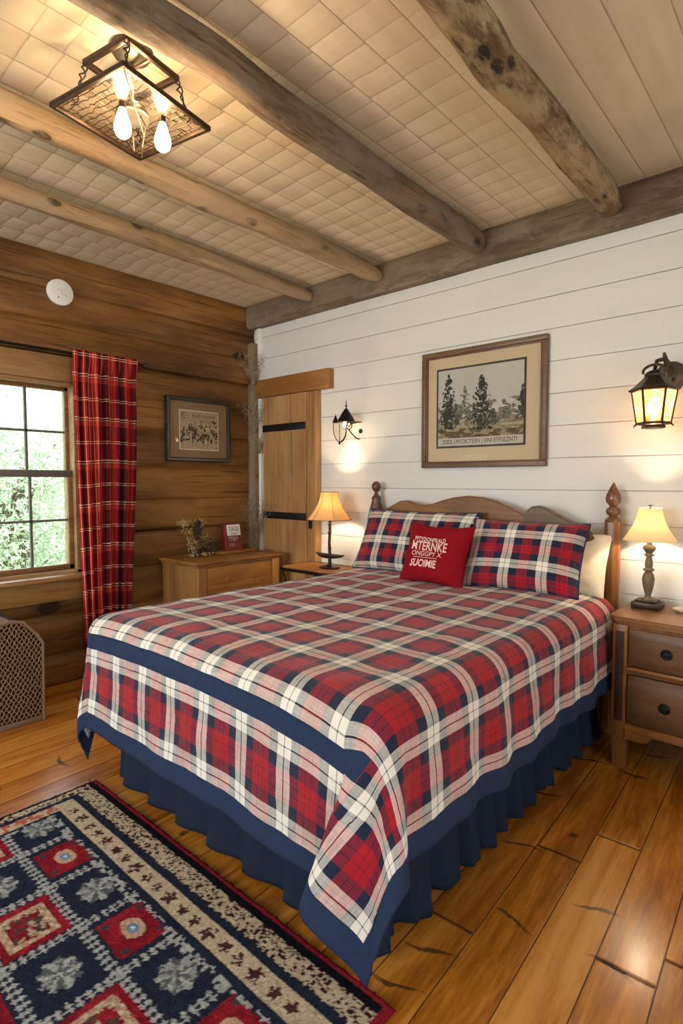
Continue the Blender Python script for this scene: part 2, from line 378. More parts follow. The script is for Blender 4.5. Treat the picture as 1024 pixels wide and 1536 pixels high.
def floor_mat():
    m, nt, b, out = nm('varnished pine floor'); g = G(nt); W = .142
    x, y, z = g.sep(g.coord(rot=(0, 0, math.radians(-2.6))))
    px = g.math('DIVIDE', g.math('ADD', x, 10.03), W); ix = g.math('FLOOR', px); fx = g.math('FRACT', px)
    wn = g.n('ShaderNodeTexWhiteNoise', noise_dimensions='1D'); g.l(ix, wn.inputs['W'])
    off = g.math('MULTIPLY', wn.outputs['Value'], 7.3)
    py = g.math('DIVIDE', g.math('ADD', y, off), 2.3); iy = g.math('FLOOR', py); fy = g.math('FRACT', py)
    wn2 = g.n('ShaderNodeTexWhiteNoise', noise_dimensions='2D'); g.l(g.comb(ix, iy, 0), wn2.inputs['Vector'])
    r = wn2.outputs['Value']
    v = g.comb(g.math('ADD', x, g.math('MULTIPLY', r, 13.)), g.math('MULTIPLY', y, .11), g.math('MULTIPLY', r, 9.))
    big = g.noise(v, 9., 5, .6, 1.6); fine = g.noise(v, 90., 3, .7)
    f = g.math('ADD', g.math('MULTIPLY', big, .7), g.math('MULTIPLY', fine, .3))
    f = g.math('ADD', f, g.math('MULTIPLY', g.math('SUBTRACT', r, .5), .22))
    c = g.ramp(f, [(.34, (.25, .075, .006)), (.5, (.46, .165, .017)), (.68, (.62, .28, .052))])
    # dark scars lying across the boards, and knots
    vk = g.comb(g.math('MULTIPLY', x, 1.6), g.math('ADD', g.math('MULTIPLY', y, 2.9), g.math('MULTIPLY', g.math('SINE', g.math('MULTIPLY', x, 22)), .06)), 0)
    vo = g.n('ShaderNodeTexVoronoi'); vo.inputs['Scale'].default_value = 1.8; g.l(vk, vo.inputs['Vector'])
    loc = g.n('ShaderNodeVectorMath', operation='SUBTRACT'); g.l(vk, loc.inputs[0])
    sc = g.n('ShaderNodeVectorMath', operation='SCALE'); sc.inputs['Scale'].default_value = 1.
    g.l(vo.outputs['Position'], sc.inputs[0]); g.l(sc.outputs[0], loc.inputs[1])
    dx, dy, _ = g.sep(loc.outputs[0])
    dy2 = g.math('ADD', dy, g.math('MULTIPLY', g.math('SUBTRACT', g.noise(vk, 14., 3), .5), .10))
    e = g.math('ADD', g.math('POWER', g.math('DIVIDE', g.math('ABSOLUTE', dx), .12), 2.), g.math('POWER', g.math('DIVIDE', g.math('ABSOLUTE', dy2), .030), 2.))
    sel = g.math('GREATER_THAN', g.sep(vo.outputs['Color'])[1], .55)
    sc_ = g.math('MULTIPLY', g.ramp(e, [(.2, 1.), (1., 0.)]), sel)
    c = g.mix(g.math('MULTIPLY', sc_, .85), c, (.05, .022, .01))
    vo2 = g.n('ShaderNodeTexVoronoi'); vo2.inputs['Scale'].default_value = 2.1; g.l(g.comb(x, g.math('MULTIPLY', y, .8), 3.), vo2.inputs['Vector'])
    kn = g.ramp(g.math('ADD', vo2.outputs['Distance'], g.math('MULTIPLY', g.noise(v, 30.), .02)), [(.028, 1.), (.05, 0.)])
    c = g.mix(g.math('MULTIPLY', kn, .8), c, (.04, .018, .008))
    gap = g.math('MAXIMUM', g.math('LESS_THAN', g.math('ABSOLUTE', g.math('SUBTRACT', fx, .5)), 5), 0)
    ex = g.math('MINIMUM', fx, g.math('SUBTRACT', 1., fx)); ey = g.math('MINIMUM', fy, g.math('SUBTRACT', 1., fy))
    line = g.math('MAXIMUM', g.ramp(ex, [(.005, 1.), (.016, 0.)]), g.ramp(ey, [(.0003, 1.), (.0009, 0.)]))
    c = g.mix(g.math('MULTIPLY', line, .88), c, (.025, .012, .006))
    g.l(c, b.inputs['Base Color'])
    g.l(g.math('ADD', .17, g.math('MULTIPLY', g.noise(v, 4., 3), .16)), b.inputs['Roughness'])
    b.inputs['Coat Weight'].default_value = .15; b.inputs['Coat Roughness'].default_value = .15; b.inputs['Specular IOR Level'].default_value = .5
    bp = g.bump(g.math('SUBTRACT', 1., line), None, .6, .004); g.bump(f, b, .06, .01, bp)
    return m
def ceil_mat():
    m, nt, b, out = nm('cream ceiling boards'); g = G(nt); W = .152
    x, y, z = g.sep(g.coord())
    wob = g.math('MULTIPLY', g.math('SUBTRACT', g.noise(g.comb(x, g.math('MULTIPLY', y, 1.), 0), 3.5, 2), .5), .035)
    px = g.math('DIVIDE', g.math('ADD', x, 10.), W); ix = g.math('FLOOR', px); fx = g.math('FRACT', px)
    wn = g.n('ShaderNodeTexWhiteNoise', noise_dimensions='1D'); g.l(ix, wn.inputs['W'])
    py = g.math('ADD', g.math('DIVIDE', g.math('ADD', y, wob), .105), g.math('MULTIPLY', wn.outputs['Value'], .35)); fy = g.math('FRACT', py); iy = g.math('FLOOR', py)
    ex = g.math('MINIMUM', fx, g.math('SUBTRACT', 1., fx)); ey = g.math('MINIMUM', fy, g.math('SUBTRACT', 1., fy))
    lx = g.ramp(ex, [(.006, 1.), (.022, 0.)]); ly = g.ramp(ey, [(.01, 1.), (.05, 0.)])
    cross = g.ramp(x, [(0., 1.), (1., 1.)])
    # the cross joints die out towards the right-hand boards
    fade = g.n('ShaderNodeMapRange'); g.l(x, fade.inputs[0]); fade.inputs[1].default_value = -1.35; fade.inputs[2].default_value = -.85; fade.inputs[3].default_value = 1; fade.inputs[4].default_value = 0
    fade = fade.outputs[0]
    n = g.noise(g.comb(x, g.math('MULTIPLY', y, .2), 0), 12., 4)
    c = g.ramp(n, [(.3, (.53, .445, .33)), (.7, (.64, .55, .42))])
    wn2 = g.n('ShaderNodeTexWhiteNoise', noise_dimensions='2D'); g.l(g.comb(ix, iy, 0), wn2.inputs['Vector'])
    c = g.mix(g.math('MULTIPLY', fade, .10), c, g.ramp(wn2.outputs['Value'], [(0., (.38, .31, .22)), (1., (.75, .68, .56))]))
    vo = g.n('ShaderNodeTexVoronoi'); vo.inputs['Scale'].default_value = 2.2; g.l(g.comb(g.math('MULTIPLY', x, 1.), g.math('MULTIPLY', y, .7), 1.), vo.inputs['Vector'])
    c = g.mix(g.math('MULTIPLY', g.ramp(vo.outputs['Distance'], [(.02, 1.), (.045, 0.)]), .4), c, (.18, .11, .06))
    c = g.mix(g.math('MULTIPLY', lx, .5), c, (.13, .09, .055))
    c = g.mix(g.math('MULTIPLY', g.math('MULTIPLY', ly, fade), .22), c, (.2, .15, .1))
    g.l(c, b.inputs['Base Color']); b.inputs['Roughness'].default_value = .7; b.inputs['Specular IOR Level'].default_value = .25
    # pillowed tiles
    pil = g.math('ADD', g.math('MULTIPLY', g.math('POWER', ey, .35), fade), g.math('POWER', ex, .4))
    slope = g.math('MULTIPLY', g.math('MULTIPLY', fy, .5), fade)
    g.bump(g.math('ADD', pil, slope), b, .6, .011)
    return m
M['floor'] = floor_mat(); M['ceiling'] = ceil_mat()
def shiplap_mat():
    m, nt, b, out = nm('white shiplap paint'); g = G(nt)
    v = g.coord(scale=(.15, 1, 1)); n = g.noise(v, 12., 4)
    c = g.ramp(n, [(.3, (.63, .63, .63)), (.7, (.665, .665, .665))])
    g.l(c, b.inputs['Base Color']); b.inputs['Roughness'].default_value = .5; b.inputs['Specular IOR Level'].default_value = .35
    g.bump(n, b, .12, .01); return m
M['shiplap'] = shiplap_mat()
M['groove'] = plain('shadow gap paint', (.5, .48, .46), .8, var=.05, bump=0)

# ------------------------------------------------------------------ the room
struct('floor', box(NB(), XL-.2, XR+.1, YR-.1, YW+.1, -.08, 0), M['floor'])
struct('ceiling', box(NB(), XL-.2, XR+.1, YR-.1, YW+.1, ZC, ZC+.08), M['ceiling'])
# back wall: shiplap boards with real gaps
bm = NB(); zt = 2.056 + .1705*4
box(bm, XL-.2, XR+.1, YW+.010, YW+.12, 0, ZC)
struct('wall_back', bm, M['groove'])
bm = NB(); z = 2.056 + .1705*3
while z > -.1:
    z0 = max(0, z-.1705+.0014); z1 = min(ZC, z-.0014)
    if z1 > z0: box(bm, XL, XR, YW, YW+.010, z0, z1, .0018, 1)
    z -= .1705
o = struct('trim_1', bm, M['shiplap'])
# left log wall: rounded courses, openings for the two windows
WIN = [(.52, 1.565, .675, 1.865), (-1.45, -.25, .675, 1.66)]
seams = [0, .17, .42, .655, .90, 1.12, 1.35, 1.585, 1.82, 2.02, 2.225, 2.42, 2.64]
def logx(y, z):
    for k in range(len(seams)-1):
        if seams[k] <= z <= seams[k+1]+1e-6:
            c = (seams[k]+seams[k+1])/2; h = (seams[k+1]-seams[k])/2; t = (z-c)/h
            depth = .022*(1-abs(t)**6)
            if k == 0: depth += .06
            if k == 1: depth += .02
            if k == 9: depth += .035*(1-t)/2*1.2
            nz = mnoise.noise(Vector((y*1.1, k*7.3, z*2)))*.008 + mnoise.noise(Vector((y*5, k*3.3, z*14)))*.003
            sag = 0
            return XL + depth + nz - .012
    return XL
ys = [YR + (YW-YR)*i/106 for i in range(107)]
for w in WIN:
    for e in w[:2]:
        j = min(range(len(ys)), key=lambda q: abs(ys[q]-e)); ys[j] = e
zs = []
for k in range(len(seams)-1):
    a, b_ = seams[k], seams[k+1]
    zs += [a + (b_-a)*t for t in (0, .03, .10, .22, .38, .55, .7, .84, .94, .985)]
zs.append(2.64)
for w in WIN:
    for e in w[2:]:
        j = min(range(len(zs)), key=lambda q: abs(zs[q]-e)); zs[j] = e
bm = NB(); V = [[None]*len(zs) for _ in ys]
for i, y in enumerate(ys):
    for j, z in enumerate(zs): V[i][j] = bm.verts.new((logx(y, z), y, z))
for i in range(len(ys)-1):
    for j in range(len(zs)-1):
        yc = (ys[i]+ys[i+1])/2; zc = (zs[j]+zs[j+1])/2
        if any(w[0] < yc < w[1] and w[2] < zc < w[3] for w in WIN): continue
        bm.faces.new((V[i][j], V[i+1][j], V[i+1][j+1], V[i][j+1]))
bmesh.ops.delete(bm, geom=[v for v in bm.verts if not v.link_faces], context='VERTS')
# solid body behind the courses
yc = [YR-.1, WIN[1][0], WIN[1][1], WIN[0][0], WIN[0][1], YW+.1]
for a, b_, op in ((0, 1, 0), (1, 2, 1), (2, 3, 0), (3, 4, 1), (4, 5, 0)):
    if not op: box(bm, XL-.2, XL-.013, yc[a], yc[b_], 0, ZC)
    else:
        box(bm, XL-.2, XL-.013, yc[a], yc[b_], 0, .675); box(bm, XL-.2, XL-.013, yc[a], yc[b_], 1.865 if a == 3 else 1.66, ZC)
struct('wall_left', bm, M['log'], True)
# rear and right walls (behind the camera) with openings added for fill light
def wall_open(name, axis, pos, a0, a1, op, mat):
    bm = NB()
    def bx(u0, u1, z0, z1):
        if axis == 'y': box(bm, u0, u1, pos[0], pos[1], z0, z1)
        else: box(bm, pos[0], pos[1], u0, u1, z0, z1)
    bx(a0, op[0], 0, ZC); bx(op[1], a1, 0, ZC); bx(op[0], op[1], 0, op[2]); bx(op[0], op[1], op[3], ZC)
    return struct(name, bm, mat)
wall_open('wall_rear', 'y', (YR-.12, YR), XL-.2, XR+.1, (-3.2, -1.0, .7, 2.2), M['shiplap'])
wall_open('wall_right', 'x', (XR, XR+.12), YR-.1, YW+.1, (-1.2, 1.2, .7, 2.2), M['shiplap'])

# windows of the log wall
def sash_window(n, y0, y1, z0, z1, cols, xs=XL-.06):
    bm = NB(); fw = .028
    # casing in the reveal
    box(bm, XL-.16, XL+.012, y0, y0+fw, z0, z1, .003); box(bm, XL-.16, XL+.012, y1-fw, y1, z0, z1, .003)
    box(bm, XL-.16, XL+.012, y0, y1, z1-fw, z1, .003); box(bm, XL-.16, XL+.012, y0, y1, z0, z0+.02, .003)
    w = struct('window_%d' % n, bm, M['pine_y'])
    ia, ib, ja, jb = y0+fw, y1-fw, z0+.02, z1-fw; zm = 1.30
    pitch = (ib-ia)/cols
    for nmz, xx, a, b_ in (('lower_sash', xs+.02, ja, zm+.02), ('upper_sash', xs-.02, zm-.02, jb)):
        s = NB(); r = .022 if nmz == 'upper_sash' else .03
        box(s, xx-.015, xx+.015, ia, ib, a, a+r+.004, .003); box(s, xx-.015, xx+.015, ia, ib, b_-r, b_, .003)
        box(s, xx-.015, xx+.015, ia, ia+r, a, b_, .003); box(s, xx-.015, xx+.015, ib-r, ib, a, b_, .003)
        sash = obj(nmz, s, M['sashwood'], w)
        mm = NB()
        for k in range(1, cols): box(mm, xx-.009, xx+.009, ia+pitch*k-.007, ia+pitch*k+.007, a+r, b_-r)
        zz = (a+b_)/2
        box(mm, xx-.009, xx+.009, ia+r, ib-r, zz-.007, zz+.007)
        obj('muntins', mm, M['sash'], sash)
        obj('pane', box(NB(), xx-.002, xx+.002, ia+r, ib-r, a+r, b_-r), M['glass'], sash)
    obj('meeting_rail', box(NB(), xs-.03, xs+.04, ia, ib, zm-.024, zm+.018, .003), M['sash'], w)
    s = NB(); box(s, XL-.15, XL+.085, y0-.06, y1+.015, z0-.03, z0, .006); obj('window_sill', s, M['sill'], w)
    s = NB(); box(s, XL+.02, XL+.045, y0-.06, y1+.005, z0-.16, z0-.03, .004); obj('apron_board', s, M['sill2'], w)
    s = NB(); box(s, XL+.005, XL+.034, y0-.1, y1+.03, z1-.005, z1+.15, .006); obj('head_casing', s, M['pine_y'], w)
M['sashwood'] = wood('reddish sash wood', (.16, .07, .025), (.30, .15, .06), 'y', 1., .4, .1)
M['sash'] = plain('dark sash paint', (.11, .10, .085), .5, var=.15)
M['sill'] = wood('varnished sill', (.30, .16, .06), (.48, .3, .14), 'y', 1., .3, .1, coat=.3)
M['sill2'] = wood('apron pine', (.24, .12, .035), (.38, .21, .075), 'y', 1., .4, .3)
sash_window(1, *WIN[0], 4); sash_window(2, *WIN[1], 4)
# unseen rear/right windows, added to carry fill light: frames only, plain panes
def fill_window(n, axis, pos, u0, u1, z0, z1):
    bm = NB()
    def bx(b, a0, a1, c0, c1, d=.03):
        if axis == 'y': box(b, a0, a1, pos-d, pos+d, c0, c1)
        else: box(b, pos-d, pos+d, a0, a1, c0, c1)
    bx(bm, u0, u1, z0, z0+.05); bx(bm, u0, u1, z1-.05, z1)
    k = 3
    for i in range(k+1):
        c = u0+.025+(u1-u0-.05)*i/k; bx(bm, c-.025, c+.025, z0, z1)
    w = struct('window_%d' % n, bm, M['white'])
    p = NB(); bx(p, u0, u1, z0, z1, .002); obj('pane', p, M['glass'], w)
fill_window(3, 'y', YR-.06, -3.2, -1.0, .7, 2.2)
fill_window(4, 'x', XR+.06, -1.2, 1.2, .7, 2.2)

# corner trim and wall-plate beam
struct('trim_2', box(NB(), XL+.055, XL+.10, YW-.022, YW+.001, 0, 2.47, .003), M['white'])
bm = NB()
N = 60
for i in range(N+1):
    x = XL+.02 + (XR-XL-.02)*i/N
    w = .008*mnoise.noise(Vector((x*1.7, 1, 0))); w2 = .008*mnoise.noise(Vector((x*1.9, 5, 0)))
    ring = [bm.verts.new(p) for p in ((x, YW+.0, 2.47+w), (x, YW-.075+w2, 2.463+w), (x, YW-.095+w2, 2.485+w), (x, YW-.095+w2, 2.60), (x, YW-.08, ZC+.003), (x, YW, ZC+.003))]
    if i:
        for k in range(6): bm.faces.new((prev[k], prev[(k+1) % 6], ring[(k+1) % 6], ring[k]))
    else: bm.faces.new(ring)
    prev = ring
bm.faces.new(prev[::-1]); bmesh.ops.recalc_face_normals(bm, faces=bm.faces[:])
struct('trim_3', bm, M['beam_x'], True)

# ceiling poles
def pole(x0, x1, r0, r1, z, mat, seed, label, y1=YW-.10, lump=.012, kink=None, flat=1.):
    bm = NB(); n = 22; S = 90; rings = []
    for i in range(S+1):
        t = i/S; y = YR + (y1-YR)*t
        cx = x0 + (x1-x0)*t + .014*mnoise.noise(Vector((y*.9, seed, 0))); cz = z + .014*mnoise.noise(Vector((y*.8, seed, 9)))
        r = r0 + (r1-r0)*t
        if kink: 
            for ky, kd, kw in kink: cx += kd*math.exp(-((y-ky)/kw)**2)
        ring = []
        for k in range(n):
            a = 2*PI*k/n
            d = Vector((math.cos(a), math.sin(a), 0))
            rr = r*(1 + lump/r*mnoise.noise(Vector((d.x*1.2+seed, y*2.2, d.y*1.2))) + .35*lump/r*mnoise.noise(Vector((d.x*3+seed, y*9, d.y*3))))
            if flat != 1.:
                q = (abs(math.cos(a))**flat + abs(math.sin(a))**flat)**(-1/flat); rr *= q
            s = 1
            if i > S-3: s = [1, .97, .9, .72][min(3, i-(S-3))]
            ring.append(bm.verts.new((cx+rr*s*math.cos(a), y, min(ZC+.005, cz+rr*s*math.sin(a)))))
        if i:
            for k in range(n): bm.faces.new((prev[k], prev[(k+1) % n], ring[(k+1) % n], ring[k]))
        else: bm.faces.new(ring)
        prev = ring
    bm.faces.new(prev[::-1]); bmesh.ops.recalc_face_normals(bm, faces=bm.faces[:])
    o = obj('ceiling_beam', bm, mat); tag(o, label, 'beam')
    return o
pole(-2.79, -2.89, .050, .046, 2.565, M['beam_pale'], 1.3, 'thin peeled log beam nearest the log wall, under the ceiling')
pole(-2.25, -2.27, .054, .050, 2.565, M['beam_pale'], 4.1, 'pale knotty log beam passing just below the ceiling light')
pole(-1.44, -1.565, .058, .055, 2.556, M['beam'], 8.2, 'greyish squared ceiling beam to the right of the ceiling light', kink=[(1.12, .022, .16), (.6, -.012, .2)], flat=3.2, lump=.008)
pole(-.775, -.86, .066, .064, 2.555, M['beam_bark'], 12.7, 'thickest ceiling log, mottled brown with peeled bark, at right', lump=.012, kink=[(1.7, -.012, .12)])

# corner post with twigs
bm = NB(); tube(bm, [(XL+.028, YW-.035, z) for z in (0, .5, 1, 1.5, 2, 2.35)], [.052, .050, .048, .046, .044, .044], 14)
struct('trim_4', bm, M['barkpost'], True)
rnd = random.Random(5)
def twigs(bm, c, n, L, spread, r=.0016, up=1., dr=None):
    for i in range(n):
        p = Vector(c) + Vector((rnd.uniform(-1, 1), rnd.uniform(-1, 1), rnd.uniform(-1, 1)))*.012
        d = Vector((rnd.gauss(0, spread), rnd.gauss(0, spread), up)).normalized()
        if dr: d = (d + Vector(dr)*.6).normalized()
        pts = [p.copy()]; k = 6
        for j in range(k):
            d = (d + Vector((rnd.gauss(0, .25), rnd.gauss(0, .25), rnd.gauss(0, .2)))).normalized()
            p = p + d*L/k*rnd.uniform(.7, 1.2); p.x = max(p.x, XL+.045); p.y = min(p.y, YW-.012); pts.append(p.copy())
        tube(bm, pts, [r*(1-.1*j) for j in range(len(pts))], 4, False)
        for q in pts[2:]:
            e = q + Vector((rnd.gauss(0, .014), rnd.gauss(0, .014), rnd.gauss(0, .014))); e.x = max(e.x, XL+.04); e.y = min(e.y, YW-.008)
            tube(bm, [q, e], [r*.9, r*1.6], 4, False)
def twig_bunch(label, c, n, L, sp, **k):
    t = thing('twig_bunch', label, 'dried twigs', c)
    bm = NB(); twigs(bm, c, n, L, sp, **k); obj('twigs', bm, M['twig'], t)
    bm = NB(); lathe(bm, [(.010, -.006), (.012, 0), (.010, .006)], c, 12); obj('twine_tie', bm, M['twigd'], t)
twig_bunch('pale dried twig spray at the top of the corner post', (XL+.085, YW-.08, 2.02), 46, .26, .10, r=.0013)
twig_bunch('pale twigs lying flat down the middle of the corner post', (XL+.085, YW-.08, 1.64), 40, .28, .05, r=.0011)
twig_bunch('wispy dried twig tuft halfway up the white wall corner', (XL+.115, YW-.05, 1.48), 40, .17, .30, r=.0009, dr=(.35, 0, 0))
twig_bunch('dark twiggy spray at the foot of the corner, above the chest', (XL+.10, YW-.07, .80), 60, .36, .14, r=.0013)

# door on the back wall
bm = NB(); DX0, DX1 = -3.465, -2.985
nb = 3
for k in range(nb):
    a = DX0+(DX1-DX0)*k/nb; box(bm, a+.001, DX0+(DX1-DX0)*(k+1)/nb-.001, YW-.045, YW-.012, .01, 1.91, .004)
door = struct('door_1', bm, M['pine'])
for zc in (1.665, .985): obj('iron_strap', box(NB(), DX0+.002, DX1, YW-.052, YW-.044, zc-.027, zc+.027, .002), M['strap'], door)
bm = NB(); box(bm, -2.983, -2.90, YW-.040, YW, 0, 1.91, .004); box(bm, -2.897, -2.865, YW-.055, YW, 0, 1.91, .006); obj('door_jamb', bm, M['pine'], door)
bm = NB(); box(bm, -2.955, -2.925, YW-.05, YW-.038, .90, .96, .003); obj('latch_plate', bm, M['strap'], door)
bm = NB(); box(bm, -3.55, -2.74, YW-.055, YW, 1.913, 2.052, .004); obj('door_header', bm, M['pine_x'], door)

# ------------------------------------------------------------------ curtain & rod
XC = XL+.115
rod = thing('curtain_rod', 'dark curtain rod over the window with a scroll end', 'curtain rod', (XC, 1.0, 2.02))
obj('rod', tube(NB(), [(XC, -.0, 2.02), (XC, 1.955, 2.02)], .009, 10), M['iron'], rod)
bm = NB(); lathe(bm, [(.004, -.02), (.016, -.012), (.02, 0), (.014, .012), (.004, .02)], (XC, 1.972, 2.02), 14, 'y'); obj('finial', bm, M['bronze'], rod)
for yb in (.2, 1.90): obj('bracket', tube(NB(), [(XL+.02, yb, 2.0), (XL+.05, yb, 1.995), (XC, yb, 2.005)], .006, 8), M['iron'], rod)
nU, nV = 220, 120
U, Vv = np.meshgrid(np.linspace(0, 1, nU), np.linspace(0, 1, nV))
ya = 1.49 + .0*Vv + .04*Vv**1.5; yb = 1.905 - .06*Vv + .015*np.sin(Vv*5)
Yc = ya + (yb-ya)*U
ph = U*2*PI*6.5 + .6*np.sin(Vv*3)+.5*np.sin(U*9)
amp = .014 + .012*np.minimum(1, Vv*4)
Xc = XC + amp*np.sin(ph) + .006*np.sin(ph*2.3+Vv*4) + .01*Vv
tp = np.clip(1-(Vv-.03)/.05, 0, 1); Xc = Xc*(1-tp) + (XC+.019+.006*np.sin(ph))*tp
Zc = 2.045 - (2.045-.255)*Vv - .012*np.sin(U*7+1)*Vv - (1-U)*.02*Vv
me = gridmesh('curtain', Xc, Yc, Zc, np.stack([U*.72, Vv*1.8], -1))
cur = obj('curtain', me, M['plaid_curtain'])
tag(cur, 'long red and black plaid curtain hanging at the window', 'curtain')
s = cur.modifiers.new('t', 'SOLIDIFY'); s.thickness = .003

# round white detector on the logs
sm = thing('smoke_detector', 'round white disc detector high on the log wall', 'smoke detector', (XL+.02, 1.47, 2.395))
bm = NB(); lathe(bm, [(.072, 0), (.078, .012), (.076, .026), (.060, .031), (.0001, .032)], (XL+.008, 1.47, 2.395), 40, 'x'); obj('cover', bm, M['plastic'], sm)
bm = NB(); box(bm, XL+.0405, XL+.0415, 1.475, 1.505, 2.382, 2.385); box(bm, XL+.0405, XL+.0415, 1.475, 1.478, 2.382, 2.41); box(bm, XL+.0405, XL+.0415, 1.448, 1.47, 2.405, 2.408); obj('mark', bm, M['greymark'], sm)
bm = NB(); lathe(bm, [(.004, 0), (.004, .002)], (XL+.0395, 1.455, 2.36), 10, 'x'); obj('indicator', bm, M['ink'], sm)

# ------------------------------------------------------------------ pictures
def picgrid(name, plane, a0, a1, z0, z1, pos, cols, mat, parent):
    h, w = cols.shape[:2]
    A, Z = np.meshgrid(np.linspace(a0, a1, w), np.linspace(z1, z0, h))
    P = np.full_like(A, pos)
    me = gridmesh(name, A, P, Z, col=cols) if plane == 'y' else gridmesh(name, P, A, Z, col=cols)
    return obj(name, me, mat, parent, smooth=False)
def lin(c): return np.power(c, 2.2)
# large print over the bed
fx0, fx1, fz0, fz1 = -1.975, -1.19, 1.332, 2.03
pic = thing('framed_print', 'large brown framed black and white print of pine trees above the bed', 'picture', ((fx0+fx1)/2, YW-.02, fz0))
fw = .030
bm = NB()
for (a, b_, c, d) in ((fx0, fx1, fz0, fz0+fw), (fx0, fx1, fz1-fw, fz1), (fx0, fx0+fw, fz0+fw, fz1-fw), (fx1-fw, fx1, fz0+fw, fz1-fw)): box(bm, a, b_, YW-.034, YW-.001, c, d, .005)
obj('frame', bm, M['framebr'], pic)
bm = NB(); g_ = fw; w_ = .008
for (a, b_, c, d) in ((fx0+g_, fx1-g_, fz0+g_, fz0+g_+w_), (fx0+g_, fx1-g_, fz1-g_-w_, fz1-g_), (fx0+g_, fx0+g_+w_, fz0+g_+w_, fz1-g_-w_), (fx1-g_-w_, fx1-g_, fz0+g_+w_, fz1-g_-w_)): box(bm, a, b_, YW-.026, YW-.004, c, d, .002)
obj('frame_lip', bm, M['framered'], pic)
obj('mat_board', box(NB(), fx0+fw, fx1-fw, YW-.012, YW-.004, fz0+fw, fz1-fw), M['matbeige'], pic)
px0, px1, pz0, pz1 = -1.865, -1.322, 1.462, 1.915
obj('print_border', box(NB(), px0-.012, px1+.012, YW-.0145, YW-.011, pz0-.012, pz1+.012), M['ink'], pic)
H, W_ = 190, 240
jj, ii = np.meshgrid(np.linspace(0, 1, W_), np.linspace(0, 1, H))
img = np.ones((H, W_, 3))*np.array([.70, .70, .68]) - .05*fbm(jj*4, ii*4, 2)[..., None]
ground = ii > (.66 + .05*np.sin(jj*7) - .03*fbm(jj*6, ii*0, 3))
gcol = np.array([.60, .56, .46])[None, None]*(.65+.6*fbm(jj*16, ii*40, 5))[..., None]
img = np.where(ground[..., None], gcol, img)
midb = (ii > .50-.1*fbm(jj*8, 0*ii, 8)) & (ii < .74) & (fbm(jj*28, ii*28, 4) > .46)
img = np.where(midb[..., None], np.array([.42, .42, .38])*(.6+.8*fbm(jj*50, ii*50, 6))[..., None], img)
def conifer(img, cx, top, bot, wd, seed, dark):
    t = (ii-top)/(bot-top)
    half = 1.25*wd*np.clip(t, 0, 1)**.6*(.85+.15*np.sin(t*34+seed))*(.65+.7*vnoise(ii*40, jj*6, seed))
    m = (t > 0) & (t < 1) & (np.abs(jj-cx) < half) & (fbm(jj*45, ii*45, seed) > .30+.28*np.abs(jj-cx)/(wd))
    sh = np.array([.25, .26, .24])*dark*(.25+1.5*fbm(jj*90, ii*90, seed+3))[..., None]
    return np.where(m[..., None], sh, img)
img = conifer(img, .33, .22, .60, .08, 9, 1.6); img = conifer(img, .82, .50, .70, .10, 5, 1.5)
img = conifer(img, .66, .55, .76, .09, 15, 1.3); img = conifer(img, .23, .45, .72, .07, 25, 1.2)
img = conifer(img, .13, .05, .78, .12, 3, .85); img = conifer(img, .53, .11, .80, .15, 7, .9)
img = conifer(img, .99, .28, .70, .07, 11, .9)
low = (ii > .78) & (fbm(jj*14, ii*34, 12) > .46)
img = np.where(low[..., None], img*np.array([.62, .6, .55]), img)
img = np.where((ii > .895)[..., None], np.array([.70, .68, .64]), img)
picgrid('print', 'y', px0, px1, pz0, pz1, YW-.0150, lin(img), M['print'], pic)
def flat_text(s, size, c, mat, parent, name, plane='y', sx=1., align='CENTER'):
    me = text_mesh(s, size, .0004, align)
    for v in me.vertices:
        x, y, z = v.co
        if plane == 'y': v.co = (c[0]+x*sx, c[1]-z, c[2]+y)
        else: v.co = (c[0]+z, c[1]+x*sx, c[2]+y)
    return obj(name, me, mat, parent, smooth=False)
flat_text('ESIDL.I.M.CIICTESN | EINI ETFSEZNTI', .037, ((px0+px1)/2, YW-.0158, pz0+.012), M['ink'], pic, 'caption', sx=.80)
obj('glass', box(NB(), fx0+fw, fx1-fw, YW-.0185, YW-.0170, fz0+fw, fz1-fw), M['picglass'], pic)
# small print on the logs
ly0, ly1, lz0, lz1 = 2.165, 2.725, 1.395, 1.862; XP = XL+.045
lp = thing('framed_print', 'small dark framed sepia print on the log wall', 'picture', (XP, 2.45, lz0))
bm = NB(); fw2 = .03
for (a, b_, c, d) in ((ly0, ly1, lz0, lz0+fw2), (ly0, ly1, lz1-fw2, lz1), (ly0, ly0+fw2, lz0+fw2, lz1-fw2), (ly1-fw2, ly1, lz0+fw2, lz1-fw2)): box(bm, XP-.03, XP, a, b_, c, d, .006)
obj('frame', bm, M['framedk'], lp)
bm = NB(); w_ = .006
M['slate'] = plain('slate grey bead', (.16, .15, .15), .35, .3)
for (a, b_, c, d) in ((ly0+.012, ly0+.018, lz0+.014, lz1-.014), (ly0+.012, ly1-.012, lz0+.012, lz0+.018)): box(bm, XP-.002, XP+.0015, a, b_, c, d)
obj('frame_bead', bm, M['slate'], lp)
obj('mat_board', box(NB(), XP-.026, XP-.020, ly0+fw2, ly1-fw2, lz0+fw2, lz1-fw2), M['matbrown'], lp)
qy0, qy1, qz0, qz1 = 2.285, 2.612, 1.487, 1.765
obj('print_border', box(NB(), XP-.021, XP-.018, qy0-.006, qy1+.006, qz0-.006, qz1+.006), M['paper'], lp)
jj, ii = np.meshgrid(np.linspace(0, 1, 110), np.linspace(0, 1, 96))
im2 = np.ones((96, 110, 3))*np.array([.64, .57, .47]) - .1*fbm(jj*8, ii*8, 1)[..., None]
crowd = (fbm(jj*22, ii*16, 2)+.25*np.exp(-((ii-.62)/.2)**2) > .66) & (ii > .2) & (ii < .85)
im2 = np.where(crowd[..., None], np.array([.22, .16, .11]), im2)
